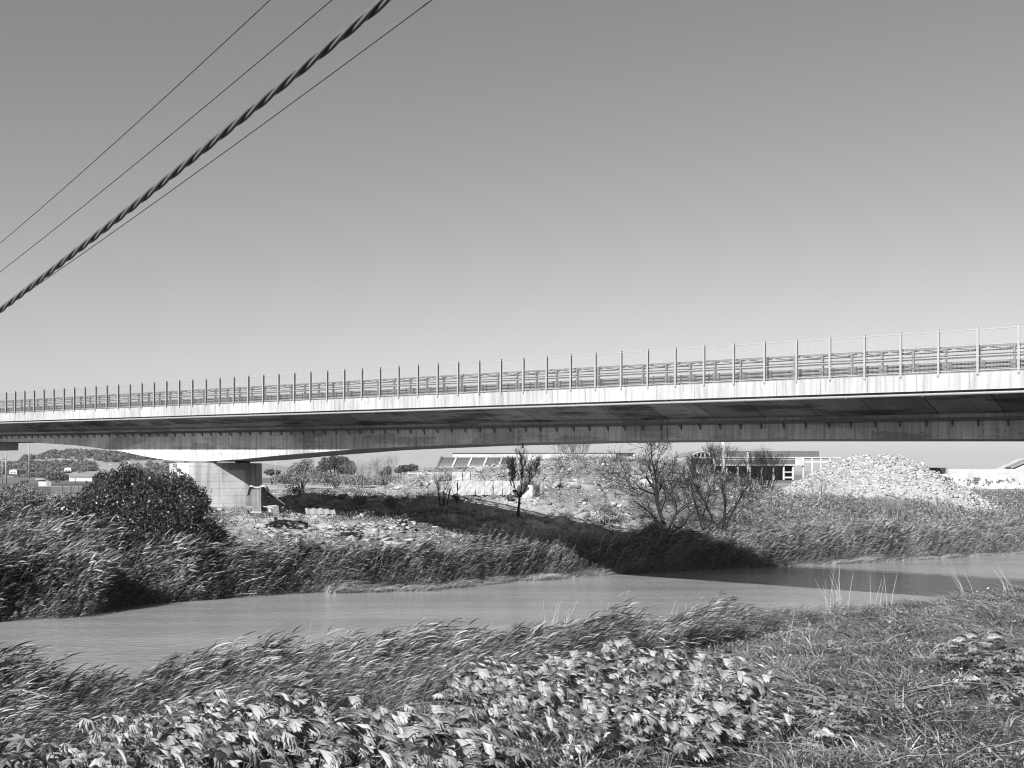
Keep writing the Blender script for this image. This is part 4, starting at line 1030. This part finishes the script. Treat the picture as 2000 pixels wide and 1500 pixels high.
c, d2 = PV(1203, 884.5, 3.9), PV(1236, 887.5, 3.9); mb = MB(); mb.box(((c.x+d2.x)/2, ZV+3.97, (c.z+d2.z)/2-.1), (d2.x-c.x, .1, .45)); T.part('window', mb, M['dark'])
# open concrete building with glazed bands
ZB = 175.
T = Thing('industrial_building', P(1500, 935, ZB), 'white open concrete frame with two long glazed bands left of the stone mound', 'building')
def bb(px0, px1, y0, y1, z0=0., dep=.5, Zr=ZB):
    a = P(px0, y0, Zr+z0); b_ = P(px1, y1, Zr+z0); m_ = MB(); m_.box(((a.x+b_.x)/2, Zr+z0+dep/2, (a.z+b_.z)/2), (b_.x-a.x, dep, a.z-b_.z)); return m_
T.part('upper_glazing', bb(1420, 1600, 881, 892.5, 5, .6), M['glass'])
T.part('eaves_slab', bb(1418, 1642, 892.5, 894.5, 0, 9), M['white'])
T.part('lower_glazing', bb(1400, 1552, 898, 907, 0, .5), M['glass'])
T.part('lower_slab', bb(1398, 1570, 907.2, 909.5, -.3, 8), M['white'])
T.part('side_panel', bb(1553, 1567.5, 895, 909, 0, .4), M['white'])
T.part('cross_beam', bb(1553, 1630, 900.5, 903.5, .1, .5), M['white'])
for px_, y0, y1 in ((1569, 894.6, 936), (1586, 894.6, 932), (1603, 894.6, 928), (1621, 894.6, 920), (1511, 909.6, 937), (1531, 909.6, 937), (1549, 909.6, 937), (1441, 909.6, 937), (1420, 909.6, 937), (1465, 909.6, 937), (1488, 909.6, 937)):
    T.part('column', bb(px_-1.4, px_+1.4, y0, y1, 0, .35), M['white'])
T.part('rail', bb(1531, 1549, 921, 923, .1, .2), M['white'])
T.part('rail', bb(1531, 1549, 931, 934, .1, .2), M['white'])
T.part('back_wall', bb(1398, 1548, 909.6, 938, 6, .4), M['dark'])  # near-black colour paints in the shade inside the open bays
for i, px_ in enumerate((1413, 1461)):
    a = P(px_, 937, ZB-6); b_ = P(px_, 862 if i == 0 else 883, ZB-6); mb = MB(); mb.tube([a, b_], .28 if i == 0 else .2, 10)
    single('chimney_pipe', mb, M['white'], a, 'tall pale pipe rising beside the dark thicket' if i == 0 else 'short pale pipe before the upper glazed band', 'pipe', None, True)
# arched truss
T = Thing('arched_shed', P(1371, 925, 150.), 'shed end with a white arched roof truss behind bare shrubs', 'shed')
top_, bt = MB(), MB(); arc = []; n = 12
for i in range(n+1):
    u = -1+2*i/n; arc.append(P(1371+23*u, 893.5-11*(1-u*u), 150))
top_.tube(arc, .09, 5); top_.tube([P(1348, 893.5, 150), P(1394, 893.5, 150)], .08, 5)
for i in range(1, n):
    lo = P(1371+23*(-1+2*(i+(.5 if i % 2 else -.5))/n), 893.5, 150); bt.tube([arc[i], lo], .05, 4)
T.part('truss_chord', top_, M['white']); T.part('truss_web', bt, M['white'])
rf = MB()
for i in range(n):
    a, b_ = arc[i], arc[i+1]; rf.add([a+Vector((0, .2, .12)), b_+Vector((0, .2, .12)), b_+Vector((0, 14, .12)), a+Vector((0, 14, .12)), a+Vector((0, .2, .2)), b_+Vector((0, .2, .2)), b_+Vector((0, 14, .2)), a+Vector((0, 14, .2))], [(0, 1, 2, 3), (7, 6, 5, 4), (0, 4, 5, 1)])
T.part('roof', rf, M['sheet'])
for px_ in (1348.5, 1393.5): T.part('column', bb(px_-1, px_+1, 894, 925, 0, .3, 150), M['white'])
T.part('front_wall', bb(1350, 1392, 895.5, 925, 1.2, .3, 150), M['glass'])

# ------------------------------------------------------------------ right side: wall with graffiti, shack, gabled house
ZW = 190.
T = Thing('boundary_wall', P(2000, 949, ZW), 'long pale panel wall with faint graffiti at the right', 'wall')
for i in range(14):
    x0 = 1815+i*19.2; T.part('panel', bb(x0+.15, x0+19.0, 925.2+.3*math.sin(i*2.), 958, 0, .25, ZW), M['white'])
T.part('coping', bb(1852, 2120, 916, 925, .5, .3, ZW), M['white'])
gm = MB(); rr = np.random.default_rng(8)
for i in range(46):
    cx = rr.uniform(1842, 1992); cy = rr.uniform(934, 946); pts_ = []; a0 = rr.uniform(0, 6.28); ra = rr.uniform(.6, 2.6); sp_ = rr.uniform(2, 6)
    for k in range(9):
        a = a0+sp_*k/8; pts_.append(P(cx+ra*math.cos(a)*1.2, cy+ra*math.sin(a)+.5*rr.normal(), ZW-.07))
    gm.tube(pts_, rr.choice([.06, .08, .11]), 3, False)
T.part('graffiti', gm, gmat('graffiti_paint', .09, .7, .3, 3))
T = Thing('shack', P(1815, 938, 165.), 'flat-roofed open shack with a satellite dish behind the stone mound', 'shack')
T.part('roof', bb(1791, 1853, 911.8, 913.6, -1, 5, 165), M['sheet'])
T.part('wall', bb(1795, 1802, 913.7, 940, 0, .3, 165), M['white'])
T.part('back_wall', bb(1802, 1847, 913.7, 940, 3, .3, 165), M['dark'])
T.part('low_wall', bb(1802, 1850, 925.5, 942, 0, .2, 165), M['white'])
for px_ in (1803, 1818, 1831, 1846): T.part('post', bb(px_-.5, px_+.5, 913.7, 926, .05, .1, 165), M['galv'])
bn = MB(); a = P(1803, 917, 164.8); b_ = P(1828, 920, 164.8); bn.bar(a, b_, .1, .22); T.part('awning', bn, M['cloth'])
dsh = Thing('satellite_dish', P(1800, 911, 165.5), 'round white satellite dish on the shack roof', 'satellite dish')
mb = MB(); c = P(1800, 906, 165.5); nrm = Vector((-.25, -.85, .3)).normalized(); ux_ = nrm.cross(Vector((0, 0, 1))).normalized(); uy_ = ux_.cross(nrm)
rings = [(0, -.10), (.18, -.08), (.30, -.02), (.36, .03)]; k = 16
for (ra, dz) in rings:
    for j in range(k): mb.v.append(tuple(c+ux_*math.cos(2*math.pi*j/k)*ra+uy_*math.sin(2*math.pi*j/k)*ra+nrm*dz))
for i in range(3):
    for j in range(k): mb.f.append((i*k+j, i*k+(j+1) % k, (i+1)*k+(j+1) % k, (i+1)*k+j))
dsh.part('dish', mb, M['white'], True); mb = MB(); mb.tube([P(1800, 911.6, 165.6), c+Vector((0, .1, 0))], .03, 6); dsh.part('mast', mb, M['galv'])
T = Thing('gabled_house', P(2030, 916, 230), 'house with a pale gabled roof beyond the wall at the right edge', 'house')
mb = MB(); a, b_, c = P(1975, 916, 230), P(2030, 892, 230), P(2085, 916, 230)
for q0, q1 in ((a, b_), (b_, c)):
    off = Vector((0, 3, 0)); up_ = Vector((0, 0, .35)); mb.add([q0, q1, q1+off, q0+off, q0+up_, q1+up_, q1+off+up_, q0+off+up_], [(0, 1, 2, 3), (7, 6, 5, 4), (0, 4, 5, 1), (3, 2, 6, 7)])
T.part('roof', mb, M['sheet']); mb = MB(); mb.poly([P(1980, 950, 230.3), P(2080, 950, 230.3), P(2080, 917, 230.3), P(2030, 894.5, 230.3), P(1980, 917, 230.3)], 10, (0, 1, 0)); T.part('wall', mb, M['white'])

# ------------------------------------------------------------------ left: perimeter wall and fence, houses, poles
T = Thing('perimeter_wall', P(100, 985, 100.), 'weathered low concrete wall with steel bar fence on top behind the canes', 'wall')
T.part('wall', bb(66, 165, 968, 1000, 0, .25, 112), M['white'])
fm = MB()
for i in range(40):
    px_ = 100+i*1.7; q = P(px_, 968, 112.1); fm.bar(q, q+Vector((0, 0, .95)), .025)
fm.bar(P(100, 950, 112.1), P(168, 950, 112.1), .05); fm.bar(P(100, 966, 112.1), P(168, 966, 112.1), .05)
T.part('bar_fence', fm, M['sheet'])
for px_ in (121, 137, 152): T.part('fence_post', bb(px_-.5, px_+.5, 948, 968, 0, .08, 112), M['galvdark'])
T = Thing('white_gate', P(85, 968, 116), 'white canopy and lattice gate behind the left canes', 'gate')
T.part('canopy', bb(69, 100, 934.8, 936.5, 0, 2, 116), M['white'])
T.part('wall_panel', bb(75, 90, 937, 950, .3, .15, 116), M['white'])
lg = MB()
for px_ in (91, 94, 97, 99.6): lg.bar(P(px_, 936.6, 116), P(px_, 950, 116), .07)
for y_ in (937.5, 941.5, 945.5, 949.5): lg.bar(P(91, y_, 116), P(99.6, y_, 116), .07)
T.part('lattice', lg, M['white'])
def house(px0, px1, y0, y1, Z_, label, darkside):
    T = Thing('house', P((px0+px1)/2, y1, Z_), label, 'house', 'houses below the hill'); d3 = 8
    T.part('wall', bb(px0, px1, y0+2.5, y1, 0, d3, Z_), M['white'])
    a = P(px0, y0+2.5, Z_); b_ = P((px0+px1)/2, y0, Z_); c = P(px1, y0+2.5, Z_); mb = MB(); off = Vector((0, d3, 0))
    mb.add([a, b_, c, a+off, b_+off, c+off], [(0, 1, 2), (5, 4, 3), (0, 3, 4, 1), (1, 4, 5, 2)]); T.part('roof', mb, M['sheet'])
    for f in (.3, .7): q = px0+(px1-px0)*f; T.part('window', bb(q-1, q+1, y0+6, y0+8.5, -.08, .06, Z_), M['dark'])
house(125, 139, 912, 920.5, 560, 'small white house on the slope of the distant hill', 0)
house(18, 33, 915.5, 926, 420, 'small dark-sided house at the far left below the hill', 0)
T = Thing('low_white_building', P(610, 935, 260), 'long low white building behind the trees right of the pier', 'building')
T.part('wall', bb(536, 700, 931, 938, 0, 8, 260), M['white']); T.part('roof', bb(535, 701, 929, 930.9, -.4, 9, 260), M['sheet'])
T = Thing('low_white_building', P(170, 935, 300), 'low white building with flat roof left of the big bush', 'building')
T.part('wall', bb(135, 180, 931, 940, 0, 8, 300), M['white']); T.part('roof', bb(134, 181, 929.4, 930.9, -.4, 9, 300), M['sheet'])
T = Thing('lattice_block_building', P(350, 925, 150), 'pale building with lattice block wall seen between bush and pier', 'building')
T.part('wall', bb(331, 350, 905, 945, 0, 5, 150), M['white'])
for i in range(3):
    for j in range(2): T.part('opening', bb(337+i*3.2, 339.2+i*3.2, 906.5+j*3.4, 908.8+j*3.4, -.05, .04, 150), M['glass'])
# poles and masts
for i, (px_, y0, y1, Z_, r_, lab) in enumerate(((4.5, 891, 945, 160, .08, 'thin pale pole nearest the left edge'), (12, 884, 945, 160, .12, 'thicker pale pole holding a crossbar at the far left'), (57, 862, 935, 260, .16, 'tall pale mast rising over the hill at the left'),
        (538, 882, 940, 170, .11, 'slim grey mast just right of the pier'), (1801, 862, 912, 240, .06, 'very thin aerial above the satellite dish'), (764, 902, 935, 210, .1, 'slim lamp post left of the vaulted shed'), (585, 903, 930, 220, .09, 'slim pole among the trees right of the pier'), (221, 908, 935, 260, .12, 'lamp post behind the top of the big bush'), (147, 920, 945, 240, .1, 'slim pole before the hill left of the bush'))):
    mb = MB(); a = P(px_, y1, Z_); b_ = P(px_, y0, Z_); mb.tube([a, b_], [r_, r_*.7], 8)
    if i == 1: mb.bar(P(-14, 896, Z_), P(12, 896, Z_), .2)
    if i in (7,): mb.bar(b_, b_+Vector((-1.0, 0, .1)), .2)
    single('pole', mb, M['galv'], a, lab, 'pole', 'poles and masts in the distance', True)

# ------------------------------------------------------------------ things by the pier
ZC = 82.0
g0 = P(507, 999, ZC)
T = Thing('wooden_crate', g0, 'tall crate of old vertical planks standing by the bridge pier', 'crate')
cw = (521-487)/F*ZC*.62; ch = 49/F*ZC
for i in range(7):
    x0 = -cw/2+i*cw/7; mb = MB(); mb.box(g0+Vector((x0+cw/14, -.45, ch/2+rng.uniform(-.02, .02))), (cw/7-.012, .03, ch)); mb2 = mb; T.part('plank', mb, M['wood'])
for i in range(5):
    mb = MB(); mb.box(g0+Vector((cw/2-.01, -.36+i*.18, ch/2)), (.03, .17, ch)); T.part('plank', mb, M['wood'])
mb = MB(); mb.box(g0+Vector((-cw/2+.0, 0, ch/2)), (.03, .85, ch)); mb.box(g0+Vector((0, .44, ch/2)), (cw, .03, ch)); T.part('back_panel', mb, M['wood'])
mb = MB(); mb.box(g0+Vector((.05, -.3, -.03)), (cw+.15, .6, .08)); T.part('base_board', mb, M['stone'])
T.root.rotation_euler = (0, 0, R(-18))
def drape(pts_rows, name, mat, base, label, cat):
    mb = MB(); r0 = len(pts_rows[0]); flat = [Vector(p) for r in pts_rows for p in r]
    fs = [(i*r0+j, i*r0+j+1, (i+1)*r0+j+1, (i+1)*r0+j) for i in range(len(pts_rows)-1) for j in range(r0-1)]
    mb.add(flat, fs); mb.add([p+Vector((.0, .03, -.02)) for p in flat], [f[::-1] for f in fs]); return single(name, mb, mat, base, label, cat, None, True)
rw = []
for i in range(6):
    v = i/5; rw.append([g0+Vector((-.85+1.55*u+.03*math.sin(7*u+i), -.58+v*1.05, ch+.04+.06*math.sin(9*u+2*v)-(.75*max(0, .12-u)/.12)-(.35*max(0, u-.9)/.1)-(.12 if i == 0 else 0))) for u in np.linspace(0, 1, 16)])
drape(rw, 'pale_cloth', M['cloth'], g0, 'crumpled pale cloth draped over the top of the wooden crate', 'cloth')
rw = []
for i in range(7):
    v = i/6; rw.append([P(520+34*u**.8, 958+u*24+v*(9-6*u), ZC+.2+.5*v+.15*math.sin(5*u)) for u in np.linspace(0, 1, 10)])
drape(rw, 'dark_tarpaulin', M['darkcloth'], P(535, 980, ZC), 'dark tarpaulin sloping down to the right of the crate', 'tarpaulin')
mb = MB(); mb.bar(P(519, 956, ZC), P(556, 985, ZC+.2), .05); single('wooden_pole', mb, M['wood'], P(530, 970, ZC), 'thin leaning pole under the dark tarpaulin', 'pole')
mb = MB(); q = P(528, 1000, ZC-.4); mb.box(q+Vector((0, 0, .12)), (.2, .25, .25)); mb.box(q+Vector((-.05, 0, .36)), (.85, .6, .05), ry=.16); mb.box(q+Vector((.1, .1, .44)), (.6, .5, .06), ry=-.2, rz=.4)
single('broken_box', mb, M['cloth'], q, 'small heap of pale broken boards at the foot of the crate', 'box')
# corrugated sheet
def rest(px_, Z_): X_ = (px_-1000)/F*Z_; return Vector((X_, Z_, float(gz(X_, Z_))))
q = P(626, 1003, 80); mb = MB(); n = 14
vs = []
for i in range(n+1):
    for j in range(2):
        vs.append(q+Vector((-1.05+2.2*i/n+(-.18 if j else 0), -.1+.45*j, -.05+(.05*math.sin(i*1.9))+.42*j-(.12*max(0, i-8)/6 if j else 0))))
mb.add(vs, [(2*i, 2*i+2, 2*i+3, 2*i+1) for i in range(n)]); mb.add([v+Vector((0, .02, -.015)) for v in vs], [(2*i+1, 2*i+3, 2*i+2, 2*i) for i in range(n)])
single('corrugated_sheet', mb, M['sheet'], q, 'grey corrugated roofing sheet lying in the shade right of the crate', 'sheet')
# slatted pallet on the slope
q = P(571, 1061, 77.3); T = Thing('slatted_panel', q, 'pale slatted panel lying on the rubble slope above the reeds', 'panel')
m3 = Matrix.Rotation(R(35), 3, 'Z') @ Matrix.Rotation(R(38), 3, 'X')
for i in range(6): mb = MB(); mb.box(q+m3 @ Vector((-.42+i*.17, 0, .05)), (.13, 1.0, .02), M=m3); T.part('slat', mb, M['cloth'])
for y_ in (-.4, .4): mb = MB(); mb.box(q+m3 @ Vector((0, y_, .02)), (1.0, .07, .04), M=m3); T.part('batten', mb, M['wood'])
# small post with box left of the crate
q = P(411, 986, 80); T = Thing('short_post', q, 'short pale post with a small box on top beside the big bush', 'post')
mb = MB(); mb.tube([q-Vector((0, 0, .3)), q+Vector((0, 0, .95))], .04, 6); T.part('post', mb, M['galv']); mb = MB(); mb.box(q+Vector((0, 0, 1.05)), (.18, .12, .3)); T.part('box', mb, M['sheet'])
mb = MB(); a = P(418, 1167, 67.3); a.z = .02
mb.tube([a, a+Vector((.9, .4, .55)), a+Vector((2.0, .6, .95)), a+Vector((3.0, .7, 1.25))], [.03, .035, .03, .015], 5, False); mb.tube([a+Vector((.3, 0, .02)), a+Vector((1.6, .2, .18)), a+Vector((2.6, .3, .2))], [.02, .02, .01], 4, False)
single('fallen_branch', mb, M['drys'], a, 'pale bent branch leaning from the reeds into the river at the left', 'branch')
# scattered larger slabs at plateau
rr = np.random.default_rng(15)
for i, (px_, Z_, sx, sz_, tl, lab) in enumerate(((640, 104, 1.6, 1.0, .5, 'tilted pale concrete slab standing in the rubble field, right of the pier'), (700, 101, 1.9, .35, .1, 'long flat concrete slab in the middle of the rubble field'), (800, 106, 1.2, .5, .3, 'big tilted pale slab left of the stone block wall'), (745, 104, 1.0, .8, -.5, 'small tilted slab in the rubble beside the big tilted one'), (445, 80, 1.3, .12, 0., 'thin pale board lying before the pier footing'), (1480, 100, 1.1, .7, .4, 'pale boulder under the dark thicket on the right bank'), (1605, 100, .9, .6, .2, 'round pale boulder below the left foot of the stone mound'))):
    q = rest(px_, Z_); V, Fc, _ = rock(300+i, 1.); mb = MB(); m3 = Matrix.Rotation(float(rr.uniform(-.5, .5)), 3, 'Z') @ Matrix.Rotation(tl, 3, 'Y')
    mb.add([q+m3 @ Vector((v[0]*sx, v[1]*.8*sx*.6, v[2]*sz_+.2*sz_)) for v in V], [tuple(int(j) for j in f) for f in Fc]); single('concrete_fragment', mb, M['stone'], q, lab, 'concrete fragment', 'loose concrete fragments on the far bank')
m = bpy.data.materials.new('haze'); m.use_nodes = True; m.node_tree.nodes.clear()
ov = m.node_tree.nodes.new('ShaderNodeOutputMaterial'); pv = m.node_tree.nodes.new('ShaderNodeVolumePrincipled')
pv.inputs['Color'].default_value = (.6, .6, .6, 1); pv.inputs['Density'].default_value = .00008; pv.inputs['Anisotropy'].default_value = .0
m.node_tree.links.new(pv.outputs[0], ov.inputs['Volume'])
mb = MB(); mb.box((0, 4000, 45), (13000, 9000, 96))
o = link('haze', to_mesh('haze', mb, m)); tag(o, 'thin pale air over the whole river plain', 'haze', kind='stuff')
print('faces', sum(len(o.data.polygons) for o in bpy.data.objects if o.type == 'MESH'))
